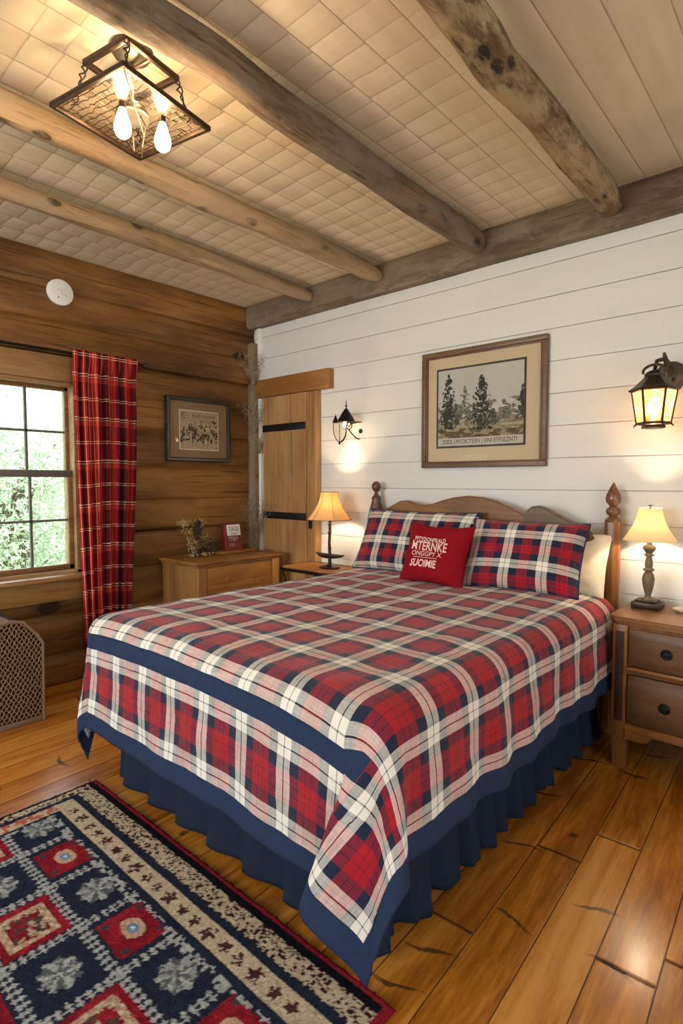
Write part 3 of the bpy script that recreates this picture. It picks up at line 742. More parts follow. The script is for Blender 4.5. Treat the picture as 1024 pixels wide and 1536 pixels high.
im2 = np.where(((fbm(jj*40, ii*30, 7) > .62) & (ii > .3))[..., None], np.array([.74, .69, .6]), im2)
im2 = np.where(((ii > .05) & (ii < .2) & (jj < .22) & (fbm(jj*40, ii*30, 8) > .5))[..., None], np.array([.42, .34, .38]), im2)
picgrid('print', 'x', qy0, qy1, qz0, qz1, XP-.0172, lin(im2), M['print'], lp)
flat_text('N P', .045, (XP-.0168, 2.42, 1.715), M['ink'], lp, 'caption', 'x', .9)
flat_text('CI SISTCOMII', .028, (XP-.0168, 2.53, 1.722), M['ink'], lp, 'caption', 'x', .72)
obj('glass', box(NB(), XP-.014, XP-.013, ly0+fw2, ly1-fw2, lz0+fw2, lz1-fw2), M['picglass'], lp)
# light levels
SKY, REAR, SIDE = 4.6, 66, 6
LAMPR, LAMPL, LANT, SCON, CEIL = 7, 10, 1.8, 3, 6.5
EXPO = .36

# ------------------------------------------------------------------ bed
BX0, BX1, BY0, BY1 = -2.23, -.87, 1.09, 2.80     # inner flat of the cover
bed = thing('bed', 'brown wooden double bed with scalloped headboard and turned posts', 'bed', (-1.55, 1.95, 0))
hb = [(-2.33, .35), (-2.335, 1.02), (-2.31, 1.05), (-2.25, 1.062), (-2.19, 1.07), (-2.13, 1.10), (-2.07, 1.128), (-2.02, 1.132), (-1.96, 1.118), (-1.90, 1.108), (-1.84, 1.115),
      (-1.77, 1.138), (-1.69, 1.158), (-1.60, 1.168), (-1.51, 1.162), (-1.43, 1.145), (-1.34, 1.11), (-1.26, 1.075), (-1.18, 1.05), (-1.08, 1.03), (-.98, .99), (-.92, .945), (-.875, .87), (-.87, .35)]
bm = NB(); prism(bm, hb, 2.875, 2.915, 'y', .008); obj('headboard', bm, M['bed'], bed)
wg = [(-1.245, .95), (-1.25, 1.06), (-1.235, 1.10), (-1.205, 1.122), (-1.165, 1.126), (-1.12, 1.112), (-.92, 1.012), (-.895, .99), (-.90, .955), (-.95, .93), (-1.1, .90)]
bm = NB(); prism(bm, wg, 2.835, 2.873, 'y', .012); obj('headboard_wing', bm, M['wing'], bed, label='greyish brown rounded board fixed to the headboard')
def post(x, fin):
    bm = NB(); r = .038
    prism(bm, [(x+r*math.cos(PI/8+k*PI/4), 2.93+r*math.sin(PI/8+k*PI/4)) for k in range(8)], 0.03, 1.055 if fin == 'tear' else .93, 'z', .003)
    lathe(bm, [(.025, 0), (.032, .01), (.034, .03)], (x, 2.93, 0), 20)
    p = obj('headpost', bm, M['bedpost'] if fin == 'tear' else M['beddark'], bed)
    bm = NB()
    if fin == 'tear':
        prof = [(.036, 1.05), (.037, 1.062), (.028, 1.070), (.018, 1.078), (.020, 1.084), (.030, 1.092), (.034, 1.104), (.030, 1.116), (.020, 1.124), (.016, 1.130), (.022, 1.136), (.033, 1.150), (.0355, 1.168), (.030, 1.19), (.018, 1.215), (.009, 1.232), (.004, 1.243), (.0005, 1.246)]
    else:
        prof = [(.034, .93), (.038, .96), (.041, 1.0), (.041, 1.07), (.036, 1.10), (.028, 1.125), (.031, 1.135), (.030, 1.145), (.018, 1.158), (.012, 1.172), (.014, 1.182), (.026, 1.195), (.031, 1.212), (.028, 1.232), (.016, 1.247), (.0005, 1.252)]
    lathe(bm, prof, (x, 2.93, 0), 28); obj('finial', bm, M['beddark'] if fin != 'tear' else M['bedtear'], p)
M['bedtear'] = wood('polished finial wood', (.10, .04, .017), (.19, .085, .04), 'z', 2., .25, .1, bump=.03, coat=.5)
post(-.835, 'tear'); post(-2.30, 'ball')
for x in (-.93, -2.19): obj('side_rail', box(NB(), x-.015, x+.015, 1.15, 2.88, .20, .34, .004), M['bed'], bed)
obj('foot_rail', box(NB(), -2.2, -.92, 1.15, 1.18, .20, .34, .004), M['bed'], bed)
for x in (-2.17, -.95): obj('leg', box(NB(), x-.025, x+.025, 1.19, 1.24, 0, .34, .004), M['bed'], bed)
obj('slat_base', box(NB(), -2.17, -.95, 1.19, 2.87, .34, .37), M['pine_x'], bed)
mt = obj('mattress', box(NB(), -2.19, -.91, 1.16, 2.86, .37, .675, .055, 4), M['mattress']); tag(mt, 'pale mattress on the bed, hidden beneath the plaid comforter', 'mattress')

# comforter draped over mattress, falling in cones at the foot corners
R_ = .09; SD, FD = .440, .490; SP, FP = .372, .4235; B0, B1 = .092, .158
us = []; W0 = BX1-BX0; L0 = BY1-BY0
def uniq(a): return np.array(sorted(set(np.round(a, 5))))
ua = uniq(np.concatenate([-SD+np.linspace(0, SD, 40), np.linspace(0, W0, 76), W0+np.linspace(0, SD, 40), [-SP, W0+SP]]))
va = uniq(np.concatenate([np.linspace(0, L0, 88), L0+np.linspace(0, FD, 46), [L0+FP, L0+B0, L0+B0+.0012, L0+B1, L0+B1+.0012]]))
UU, VV = np.meshgrid(ua, va)
dl = np.maximum(0, -UU); dr = np.maximum(0, UU-W0); du = np.maximum(dl, dr); sg = np.where(dl > 0, -1., 1.)
sag = .050*np.exp(-np.abs(W0-UU)/.22) + .012*np.exp(-np.abs(UU)/.15) - .008*np.sin(np.clip(UU/W0, 0, 1)*PI)
q_s = np.clip((VV-L0+.12)/(FD+.12), 0, 1)
VP = VV + sag*np.sin(q_s*PI)**1.2
dv = np.maximum(0, VP-L0)
s = np.hypot(du, dv); th = np.arctan2(dv, np.maximum(du, 1e-9)); th = np.where(s < 1e-9, 0, th)
a = np.minimum(s/R_, PI/2)
out = R_*np.sin(a); down = R_*(1-np.cos(a)); st = np.maximum(0, s-R_*PI/2)
slope = .06
corner = np.where((du > 0) & (dv > 0), np.sin(2*th), 0)
out = out + st*slope + corner*st*np.where(dl > 0, .02, .13)
down = down + st*math.sqrt(1-slope**2)
# folds that deepen towards the hem
along = np.where(dv > du, UU, VV)
w_side = np.where(du > 0, 1, 0)*(1-corner)
fold = .010*np.sin(VV*17+1.3*np.sin(VV*5)) + .007*np.sin(VV*31+2)
fold_f = .006*np.sin(UU*11+.8) + .004*np.sin(UU*23+2)
fold_c = .030*np.sin(th*6+ .6)
amt = np.minimum(1, st/.32)
rc = (dr > 0) & (dv > 0)
lobe = np.exp(-((np.degrees(th)-68)/15)**2)*np.minimum(1, st/.40)*rc
out = out + amt*(np.where(dv <= 0, fold, 0) + np.where(du <= 0, fold_f, 0)) + amt*corner*fold_c
# blend the side / front folds into the corner
cosd = np.where(s > 0, du/np.maximum(s, 1e-9), 0); sind = np.where(s > 0, dv/np.maximum(s, 1e-9), 0)
bxp = np.clip(UU, 0, W0) + BX0; byp = BY1 - np.clip(VP, 0, L0)
X = bxp + sg*out*cosd; Y = byp - out*sind; Z = .700 - down
# soft puff and wrinkles on top
top = np.clip(1-s/.12, 0, 1)
crown = .018*(1-(2*(bxp-BX0)/W0-1)**4) * top
Z = Z + crown + top*(.022*(fbm(UU*4.2, VV*3.4, 2)-.5) + .011*(fbm(UU*12+2*fbm(UU*3, VV*3, 1), VV*8, 7)-.5))
wr = (1-top)*.018*(fbm(UU*8, VV*8, 4)-.5)
X = X + sg*cosd*wr; Y = Y - sind*wr
hemw = np.where(s > .3, .006*np.sin(along*9+1), 0); Z = Z + hemw
# turned-over top layer: ends above the navy band, proud of what lies beneath
front = (dv > 0) & (du < .012+.0*dv)
X = X - .125*lobe; Y = Y - .035*lobe
lay = np.where((dv > 0) & (VV-L0 <= B0+1e-4), .009, 0.)*np.clip(dv/.03, 0, 1)
lay = np.where(du > 0, lay*np.clip(1-du/.05, 0, 1), lay)
Y = Y - lay*sind; Z = Z + lay*.5*cosd*0
X = np.where(True, X, X)
# plaid coordinates in metres
white = .21*.0
vv_ = np.where(VV <= L0+B0+1e-4, VV-(L0+.071), VV-(L0+B1+.028))
uu_ = UU - (W0+.345) + 0.0
UV = np.stack([uu_, vv_], -1)
uc = (ua[:-1]+ua[1:])/2; vc = (va[:-1]+va[1:])/2; UC, VC = np.meshgrid(uc, vc)
dvc = VC-L0; duc = np.maximum(-UC, UC-W0)
hem = (duc > SP) | (dvc > FP) | ((dvc > B0) & (dvc < B1) & (duc < .10))
me = gridmesh('comforter', X, Y, Z, UV, mat_idx=hem.astype(int))
cf = obj('comforter', me, [M['plaid'], M['navy']])
tag(cf, 'red, navy and cream plaid comforter with navy bands draped over the bed', 'comforter')
md = cf.modifiers.new('t', 'SOLIDIFY'); md.thickness = .008; md.offset = -1

# gathered bed skirt
pts = []; 
def seg_pts(p, q, n): return [(p[0]+(q[0]-p[0])*i/n, p[1]+(q[1]-p[1])*i/n) for i in range(n)]
P0, P1, P2, P3 = (-.885, 2.82), (-.885, 1.125), (-2.215, 1.125), (-2.215, 2.82)
path = seg_pts(P0, P1, 420) + seg_pts(P1, P2, 330) + seg_pts(P2, P3, 160) + [P3]
path = np.array(path); d = np.gradient(path, axis=0); d /= np.linalg.norm(d, axis=1)[:, None]
nrm = np.stack([-d[:, 1]*-1, d[:, 0]*-1], -1)     # outward on the right side: +x
nrm = np.stack([-d[:, 1], d[:, 0]], -1)
sl = np.concatenate([[0], np.cumsum(np.linalg.norm(np.diff(path, axis=0), axis=1))])
zz = np.linspace(0, 1, 26)
S_, T_ = np.meshgrid(sl, zz)
side = (S_ < 1.695)
front_s = (S_ >= 1.695) & (S_ < 3.025)
g1 = .024*np.sin(S_*46+2.6*np.sin(S_*6)) + .009*np.sin(S_*95+3*np.sin(S_*11))
fs = ((S_-1.695)/.19 + .35); fr = fs-np.floor(fs)
saw = np.where(fr < .90, .030*fr, .027*(1-fr)/.1) + .006*np.sin(S_*33)
off = np.where(front_s, saw*1.2, g1+.004)*T_**.8 + .025*T_
Xs = path[:, 0][None]+nrm[:, 0][None]*off; Ys = path[:, 1][None]+nrm[:, 1][None]*off
Zs = .43 - (.43-.022)*T_ - T_*(.010*np.where(front_s, -fr+.4, np.sin(S_*46+1)*.6))
Zs = np.maximum(Zs, .006)
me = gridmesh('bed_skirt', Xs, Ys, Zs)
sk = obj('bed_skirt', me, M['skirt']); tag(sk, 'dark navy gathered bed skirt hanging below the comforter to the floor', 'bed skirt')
md = sk.modifiers.new('t', 'SOLIDIFY'); md.thickness = .003

# pillows: a stuffed shape on a tilted frame
def pillow_parts(o, ux, vy, w, h, t, n=46, pinch=.06, seed=0, sag=.0):
    o = np.array(o, float); ux = np.array(ux, float); vy = np.array(vy, float); ux /= np.linalg.norm(ux); vy -= ux*(vy@ux); vy /= np.linalg.norm(vy)
    nz = np.cross(ux, vy)
    A, B = np.meshgrid(np.linspace(-1, 1, n), np.linspace(-1, 1, n))
    A = np.sin(A*PI/2)*.35+A*.65; B = np.sin(B*PI/2)*.35+B*.65
    def surf(A, B, sgn, lift=0.):
        inx = 1-pinch*(1-B**2)*np.abs(A)**3; iny = 1-pinch*1.3*(1-A**2)*np.abs(B)**3
        # edges curve inwards, corners stay out
        x = A*w/2*(1-pinch*(1-B**2)); y = B*h/2*(1-pinch*1.4*(1-A**2))
        th_ = (np.clip(1-A**4, 0, 1)**.6)*(np.clip(1-B**4, 0, 1)**.6)
        th_ = th_*(.9+.35*(fbm(A*2+5, B*2+5, seed)-.5)) 
        wr_ = .006*(fbm(A*5+9, B*5+3, seed+2)-.5)
        z = sgn*(t/2*th_+lift) + wr_ - sag*(x*x)/(w*w)*4*0
        y = y - sag*(1-np.abs(A))*(B > 0)*B
        return o + x[..., None]*ux + (y[..., None]+h/2)*vy + z[..., None]*nz
    return surf, A, B
def make_pillow(name, label, cat, o, ux, vy, w, h, t, mat, seed, piping=None, uvs=(0, 0), pinch=.05, group=None, sag=0):
    surf, A, B = pillow_parts(o, ux, vy, w, h, t, seed=seed, pinch=pinch, sag=sag)
    F_ = surf(A, B, 1); K_ = surf(A, B, -1)
    uv = np.stack([A*w/2+uvs[0], B*h/2+uvs[1]], -1)
    m1 = gridmesh('f', F_[..., 0], F_[..., 1], F_[..., 2], uv); m2 = gridmesh('k', K_[..., 0][:, ::-1], K_[..., 1][:, ::-1], K_[..., 2][:, ::-1], uv)
    bm = bmesh.new(); bm.from_mesh(m1); bm.from_mesh(m2); bmesh.ops.remove_doubles(bm, verts=bm.verts[:], dist=.0004)
    org = Vector(o)
    if piping is None:
        ob = obj(name, bm, mat, origin=org); tag(ob, label, cat, group); return ob, surf
    t_ = thing(name, label, cat, org, group)
    obj('pillow_body', bm, mat, t_)
    n = A.shape[0]
    ring = [F_[0, i] for i in range(n)] + [F_[i, -1] for i in range(1, n)] + [F_[-1, i] for i in range(n-2, -1, -1)] + [F_[i, 0] for i in range(n-2, 0, -1)]
    bm = NB(); tube(bm, [tuple(p) for p in ring]+[tuple(ring[0])], .0045, 6, False); obj('piping', bm, piping, t_)
    return t_, surf
lean = lambda a: (0, math.sin(a), math.cos(a))
make_pillow('bed_pillow', 'cream pillow tucked behind the right plaid pillow by the bedpost', 'pillow', (-1.13, 2.76, .70), (1, .03, 0), (0.06, .42, .91), .62, .32, .12, M['cream_cloth'], 5, pinch=.03)
make_pillow('bed_pillow', 'plaid pillow on the left, leaning on the headboard behind the red cushion', 'pillow', (-1.885, 2.665, .712), (1, -.02, .0), (0, .42, .9), .80, .40, .15, M['plaid_pillow'], 1, M['navy'], (.03, .02))
make_pillow('bed_pillow', 'plaid pillow on the right, leaning against the headboard and cream pillow', 'pillow', (-1.175, 2.585, .712), (1, .10, -.015), (.03, .50, .86), .585, .385, .15, M['plaid_pillow'], 2, M['navy'], (.06, .075))
# red lettered cushion
co = (-1.575, 2.445, .706); cux = (1, .03, -.03); cvy = (.15, .36, .93)
cush = thing('throw_cushion', 'small square red cushion with pale embroidered lettering, against the plaid pillows', 'cushion', co)
surf, A, B = pillow_parts(co, cux, cvy, .385, .345, .13, n=50, pinch=.10, seed=3)
F_ = surf(A, B, 1); K_ = surf(A, B, -1)
m1 = gridmesh('f', F_[..., 0], F_[..., 1], F_[..., 2]); m2 = gridmesh('k', K_[..., 0][:, ::-1], K_[..., 1][:, ::-1], K_[..., 2][:, ::-1])
bm = bmesh.new(); bm.from_mesh(m1); bm.from_mesh(m2); bmesh.ops.remove_doubles(bm, verts=bm.verts[:], dist=.0004)
obj('cushion_body', bm, M['redcloth'], cush)
def embroider(s_, size, ax, by, sx, name, bold=0.):
    me = text_mesh(s_, size, 0, 'CENTER', bold)
    bm = bmesh.new(); bm.from_mesh(me); bpy.data.meshes.remove(me)
    bmesh.ops.triangulate(bm, faces=bm.faces[:])
    for _ in range(1): bmesh.ops.subdivide_edges(bm, edges=[e for e in bm.edges if e.calc_length() > .012], cuts=1)
    co_ = np.array([v.co[:] for v in bm.verts])
    a_ = ax + co_[:, 0]*sx; b__ = by + co_[:, 1]
    P = surf(a_/(.385/2), b__/(.345/2), 1, .0022)
    for v, p in zip(bm.verts, P): v.co = p
    obj(name, bm, M['thread'], cush)
embroider('PFTYDONFKALD', .034, -.022, .062, .80, 'lettering', .0006)
embroider('MTERNKE', .074, -.022, .008, .72, 'lettering', .0012)
embroider('ONGGPY X', .040, -.03, -.026, .95, 'lettering', .0002)
embroider('SUOIMIE', .062, -.035, -.092, .70, 'lettering', .0016)
bm = NB()
for yb in (-.035, -.099):
    for q in range(24):
        pass
nn = 26; xs_ = np.linspace(-.108, .045, nn)
for yb, th_ in ((-.036, .0028), ):
    Pa = surf(xs_/(.385/2), np.full(nn, yb)/(.345/2), 1, .0025)
    tube(bm, [tuple(p) for p in Pa], .0016, 5)
obj('stitched_rule', bm, M['thread'], cush)

# ------------------------------------------------------------------ rug
rx0, rx1, ry0, ry1 = -2.285, -.745, -1.25, 1.03
d_ = .0048
xs_ = np.arange(rx0, rx1+d_/2, d_); ys_ = np.arange(ry0, ry1+d_/2, d_)
Xr, Yr = np.meshgrid(xs_, ys_)
Xj = Xr + .003*(hash2(Xr*91, Yr*37, 1)-.5); Yj = Yr + .003*(hash2(Xr*51, Yr*97, 2)-.5)
RN, RR, RT, RG, RB, RBK, RGD = map(np.array, ((.018, .023, .042), (.30, .016, .028), (.54, .43, .30), (.38, .39, .38), (.075, .022, .022), (.008, .008, .012), (.10, .11, .12)))
col = np.ones(Xr.shape+(3,))*RN
def put(mask, c): 
    col[mask] = c if np.ndim(c) == 1 else c[mask]
dN = ry1-Yj; dW = Xj-rx0; dE = rx1-Xj; dS = Yj-ry0
speck = hash2(np.floor(Xr/.0075), np.floor(Yr/.0062), 3) > .70
dX = np.minimum(dW, dE); dY = np.minimum(dN, dS)
# nested borders, wider on the long (north and south) sides
def band(n0, n1, w0, w1):    # ring between offsets
    inner = (dY >= n1) & (dX >= w1); outer = (dY >= n0) & (dX >= w0)
    return outer & ~inner
put(band(0, .022, 0, .0), RR); put(band(0, .022, 0, .004), RR)
put(dE < .02, RR)
put(band(.022, .045, .004, .022), RBK); put((dE < .02), RR)
b1 = band(.045, .105, .022, .058); put(b1, RT); put(b1 & speck, RB*.6)
put(band(.105, .132, .058, .078), RN)
b2 = band(.132, .200, .078, .128); put(b2, RT)
put(b2 & (dX < .128) & (dX > .078) & (dY > .2) & (hash2(np.floor(Xr/.011), np.floor(Yr/.011), 5) > .6), np.array([.45, .12, .08]))
for yc_ in (ry1-.166, ry0+.166):
    k = 0; xf = rx0+.17
    while xf < rx1-.12:
        q = np.hypot(Xj-xf, Yj-yc_); ang = np.arctan2(Yj-yc_, Xj-xf)
        rad = (.025 if k % 3 == 1 else .020)*(.85+.25*np.cos(ang*5+k))
        put((q < rad) & (hash2(np.floor(Xr/.006), np.floor(Yr/.006), 6) > .18), RB)
        xf += .066+.008*math.sin(k*2.1); k += 1
put(band(.200, .222, .128, .14), RN)
fm = (dY > .222) & (dX > .14)
spk = fm & ((dY < .25) | (dX < .155)) & (hash2(np.floor(Xr/.012), np.floor(Yr/.010), 9) > .45); put(spk, RG)
# cells
CX, CY = .2235, .195; cx0, cy0 = -1.875, .735
ci = np.floor((Xj-cx0)/CX+.5); cj = np.floor((Yj-cy0)/CY+.5)
lx_ = (Xj-cx0)-ci*CX; ly_ = (Yj-cy0)-cj*CY
par = np.mod(ci+cj, 2) 
rowk = np.mod(cj, 2)
inn = fm & (dY > .235)
# star dotted divisions
stx = np.mod(Yj, .024)-.012; sty = np.mod(Xj, .024)-.012
e1 = np.abs(np.abs(lx_)-CX/2); e2 = np.abs(np.abs(ly_)-CY/2)
star = lambda p, q: (np.abs(p)+np.abs(q) < .0095) | ((np.abs(p) < .003) & (np.abs(q) < .010)) | ((np.abs(q) < .003) & (np.abs(p) < .010))
put(inn & star(e1-.007, stx), RG); put(inn & star(e2-.007, sty), RG)
big = (par == 0) & (rowk == 1); small = (par == 0) & (rowk == 0)
sq = inn & small & (np.abs(lx_) < .078) & (np.abs(ly_) < .074)
put(sq, np.where((fbm(Xj*30, Yj*30, 3) > .5)[..., None], RR, RR*.72))
alt = np.mod(ci, 4)
put(sq & ((lx_/.042)**2+(ly_/.030)**2 < 1+.25*(vnoise(Xj*90, Yj*90, 1)-.5)), np.array([.52, .34, .22])*1.)
put(sq & ((lx_/.022)**2+(ly_/.014)**2 < 1), np.where((alt < 2)[..., None], np.array([.13, .25, .38]), np.array([.16, .22, .35])))
put(sq & ((lx_/.008)**2+(ly_/.006)**2 < 1), np.array([.6, .68, .75]))
for sx_, sy_ in ((1, 1), (1, -1), (-1, 1), (-1, -1)): put(sq & (np.hypot(lx_-.056*sx_, ly_-.052*sy_) < .010), np.array([.05, .05, .06]))
bs = inn & big & (np.abs(lx_) < .092) & (np.abs(ly_) < .086)
put(bs, np.where((fbm(Xj*26, Yj*26, 8) > .5)[..., None], RR*1.0, RR*.7))
fr_ = bs & (np.maximum(np.abs(lx_)/.070, np.abs(ly_)/.064) < 1) & (np.maximum(np.abs(lx_)/.052, np.abs(ly_)/.046) > 1)
put(fr_ & (np.mod(np.floor(Xr/.018)+np.floor(Yr/.018), 2) < 1), RT); 
put(fr_ & (np.mod(np.floor(Xr/.018)+np.floor(Yr/.018), 2) >= 1), np.array([.45, .26, .18]))
ic = bs & (np.maximum(np.abs(lx_)/.050, np.abs(ly_)/.044) < 1)
put(ic & (fbm(Xj*60, Yj*60, 9) > .5), np.array([.09, .05, .04])); put(ic & (fbm(Xj*70, Yj*70, 19) > .56), RT*.8)
med = inn & (par != 0); q = np.hypot(lx_/.058, ly_/.052); ang = np.arctan2(ly_, lx_)
leaf = np.mod(ci+2*cj, 3) == 0
mm = med & (q < .92+.10*np.cos(ang*9))
put(mm, np.where((np.cos(ang*6+cj) > .1)[..., None], RG, RGD))
put(mm & (hash2(np.floor(Xr/.007), np.floor(Yr/.007), 12) > .75), RG*.75)
fleck = hash2(np.floor(Xr/.0052), np.floor(Yr/.0052), 15)
col = col*(.72+.5*fleck)[..., None]
Zr = .011 + .0035*(hash2(Xr*77, Yr*55, 4)) + .001*np.sin(Xr*20)
edge = np.minimum(dX, dY) < .006; Zr = np.where(edge, .002, Zr)
# ragged fringe edge
Yj2 = np.where((Yr > ry1-.012), Yr + .006*(hash2(Xr*133, Xr*0, 7)-.3), Yr)
rm_ = np.hypot(np.maximum(0, (rx0+.03)-Xr), np.maximum(0, Yr-(ry1-.03)))
pull = np.where(rm_ > .03, (.03/np.maximum(rm_, 1e-6)), 1.)
Xr2 = np.where(rm_ > .03, (rx0+.03)-(rx0+.03-Xr)*pull, Xr); Yr2 = np.where(rm_ > .03, (ry1-.03)+(Yr-(ry1-.03))*pull, Yj2)
me = gridmesh('area_rug', Xr2, Yr2, Zr, col=np.clip(col, 0, 1))
rug = obj('area_rug', me, M['rug'], smooth=False)
tag(rug, 'navy, red and tan patterned wool rug on the floor at the foot of the bed', 'rug')

# ------------------------------------------------------------------ nightstand (right)
NX0, NX1, NY0, NY1, NT = -.742, -.13, 2.595, 2.965, .668
ns = thing('nightstand', 'honey brown two-drawer nightstand beside the right of the bed', 'nightstand', ((NX0+NX1)/2, (NY0+NY1)/2, 0))
def ftop(e): 
    pts = [(NX0-e, NY1), (NX0-e, NY0+.035), (NX0+.03-e, NY0-e)]
    for k in range(1, 12):
        t = k/12; pts.append((NX0+.03+(NX1-NX0-.06)*t, NY0-e-.012*math.sin(t*PI)))
    return pts + [(NX1-.03+e, NY0-e), (NX1+e, NY0+.035), (NX1+e, NY1)]
bm = NB(); prism(bm, ftop(.010), NT-.020, NT, 'z', .005); prism(bm, ftop(-.002), NT-.034, NT-.018, 'z', .004); obj('top', bm, M['ns'], ns)
bm = NB(); prism(bm, [(p[0], p[1]) for p in ftop(-.020)], .185, NT-.034, 'z'); obj('carcass', bm, M['ns_z'], ns)
for sx in (0, 1):
    xa = NX0+.012 if sx == 0 else NX1-.012-.062
    bm = NB(); box(bm, xa, xa+.062, NY0+.004, NY0+.06, .17, NT-.034, .006); p = obj('corner_post', bm, M['ns_z'], ns)
    bm = NB(); box(bm, xa+.014, xa+.048, NY0+.001, NY0+.01, .21, NT-.065, .002); obj('carved_inlay', bm, M['carve'], p)
    bm = NB(); prism(bm, [(xa, .185), (xa+.064, .185), (xa+.058, .0), (xa+.010, .0)], NY0+.002, NY0+.055, 'y', .003); obj('foot', bm, M['ns_z'], ns)
    bm = NB(); prism(bm, [(xa, .185), (xa+.064, .185), (xa+.058, .0), (xa+.010, .0)], NY1-.06, NY1-.01, 'y', .003); obj('foot', bm, M['ns_z'], ns)
dx0, dx1 = NX0+.080, NX1-.080
def drawer(z0, z1, bow):
    bm = NB(); n = 16; rings = []
    for i in range(n+1):
        t = i/n; x = dx0+(dx1-dx0)*t; rg = []
        for j in range(9):
            q = j/8; z = z0+(z1-z0)*q
            y = NY0 - .006 - .010*math.sin(t*PI) - bow*math.sin(q*PI)**.8
            if i in (0, n) or j in (0, 8): y += .008
            rg.append(bm.verts.new((x, y, z)))
        rg.append(bm.verts.new((x, NY0+.03, z1))); rg.append(bm.verts.new((x, NY0+.03, z0)))
        if i:
            for k in range(11): bm.faces.new((prev[k], prev[(k+1) % 11], rg[(k+1) % 11], rg[k]))
        else: bm.faces.new(rg)
        prev = rg
    bm.faces.new(prev[::-1]); bmesh.ops.recalc_face_normals(bm, faces=bm.faces[:])
    d = obj('drawer', bm, M['ns_draw'], ns)
    for kx in (-.515, -.295):
        kz = (z0+z1)/2; yy = NY0-.008-bow-.007
        bm = NB(); lathe(bm, [(.021, 0), (.023, .003), (.018, .006), (.014, .005), (.009, .008), (.012, .016), (.010, .021), (.0005, .023)], (kx, yy+.003, kz), 24, 'y'); obj('knob', bm, M['iron'], d)
drawer(.462, .618, .002); drawer(.212, .422, .012)
bm = NB(); box(bm, dx0-.004, dx1+.004, NY0-.014, NY0+.02, .428, .456, .005)
obj('bead_rail', bm, M['carve2'] if 'carve2' in M else M['ns'], ns)
bm = NB()
nb = 46
for i in range(nb):
    x = dx0+(dx1-dx0)*(i+.5)/nb; b_ = bmesh.new(); bmesh.ops.create_icosphere(b_, subdivisions=1, radius=.0048)
    join(bm, b_, Matrix.Translation((x, NY0-.016, .442)) @ Matrix.Diagonal((1., .8, 1.2, 1)))
obj('bead_moulding', bm, M['ns_draw'], ns)
bm = NB(); prism(bm, [(dx0-.01, .205), (dx1+.01, .205), (dx1+.01, .135), (dx1-.09, .14), (dx1-.11, .170), (dx0+.10, .170), (dx0+.08, .14), (dx0-.01, .135)], NY0-.004, NY0+.012, 'y', .003); obj('apron', bm, M['ns'], ns)

# lamp on the nightstand
LX, LY = -.655, 2.86
lamp = thing('table_lamp', 'small lit lamp with cream shade and carved column on the nightstand', 'lamp', (LX, LY, NT))
bm = NB(); box(bm, LX-.060, LX+.060, LY-.050, LY+.050, NT+.0005, NT+.030, .005); box(bm, LX-.046, LX+.046, LY-.038, LY+.038, NT+.030, NT+.040, .004); obj('base', bm, M['bronze'], lamp)
bm = NB(); lathe(bm, [(.030, .038), (.026, .044), (.014, .050), (.012, .058), (.016, .072), (.024, .105), (.027, .135), (.021, .158), (.013, .168), (.024, .174), (.024, .180), (.015, .186), (.018, .20), (.015, .222), (.011, .236), (.021, .242), (.021, .247), (.013, .252), (.020, .262), (.030, .276), (.026, .286), (.013, .292), (.010, .302), (.013, .312), (.019, .318), (.010, .324), (.006, .330)], (LX, LY, NT), 12)
for v in bm.verts: pass
obj('column', bm, M['lampwood'], lamp)
def shade(t, c, z0, z1, r0, r1, mat, name='lamp_shade', bell=.02, n=48, sq=0, trim=True):
    bm = NB(); prof = []
    K = 10
    for i in range(K+1):
        q = i/K; r = r0+(r1-r0)*q - bell*math.sin(q*PI); prof.append((r, z0+(z1-z0)*q))
    inner = [(r-.0018, z) for r, z in prof][::-1]
    rings = []
    for r, z in prof+inner:
        ring = []
        for k in range(n):
            a_ = 2*PI*k/n
            if sq: q_ = (abs(math.cos(a_))**sq+abs(math.sin(a_))**sq)**(-1/sq)
            else: q_ = 1
            ring.append(bm.verts.new((c[0]+r*q_*math.cos(a_), c[1]+r*q_*math.sin(a_), z)))
        rings.append(ring)
    for i in range(len(rings)):
        A_, B_ = rings[i], rings[(i+1) % len(rings)]
        for k in range(n): bm.faces.new((A_[k], A_[(k+1) % n], B_[(k+1) % n], B_[k]))
    bmesh.ops.recalc_face_normals(bm, faces=bm.faces[:])
    s_ = obj(name, bm, mat, t)
    return s_
sh = shade(lamp, (LX, LY), .980, 1.128, .112, .046, M['shade'], bell=.012)
bm = NB(); tube(bm, [(LX, LY, .985), (LX, LY, 1.006)], .010, 12); lathe(bm, [(.004, 1.125), (.004, 1.135), (.009, 1.137), (.009, 1.141), (.003, 1.143)], (LX, LY, 0), 12)
for a_ in (0, PI*2/3, PI*4/3): tube(bm, [(LX, LY, 1.126), (LX+.046*math.cos(a_), LY+.046*math.sin(a_), 1.126)], .0013, 5)
tube(bm, [(LX, LY, 1.0), (LX+.03, LY, 1.02), (LX+.034, LY, 1.08), (LX, LY, 1.128)], .0013, 5); tube(bm, [(LX, LY, 1.0), (LX-.03, LY, 1.02), (LX-.034, LY, 1.08), (LX, LY, 1.128)], .0013, 5)
obj('harp_and_socket', bm, M['bronze'], lamp)
bm = NB(); lathe(bm, [(.008, 1.002), (.010, 1.01), (.017, 1.022), (.018, 1.032), (.013, 1.043), (.0005, 1.048)], (LX, LY, 0), 20); obj('bulb', bm, M['bulb'], lamp)

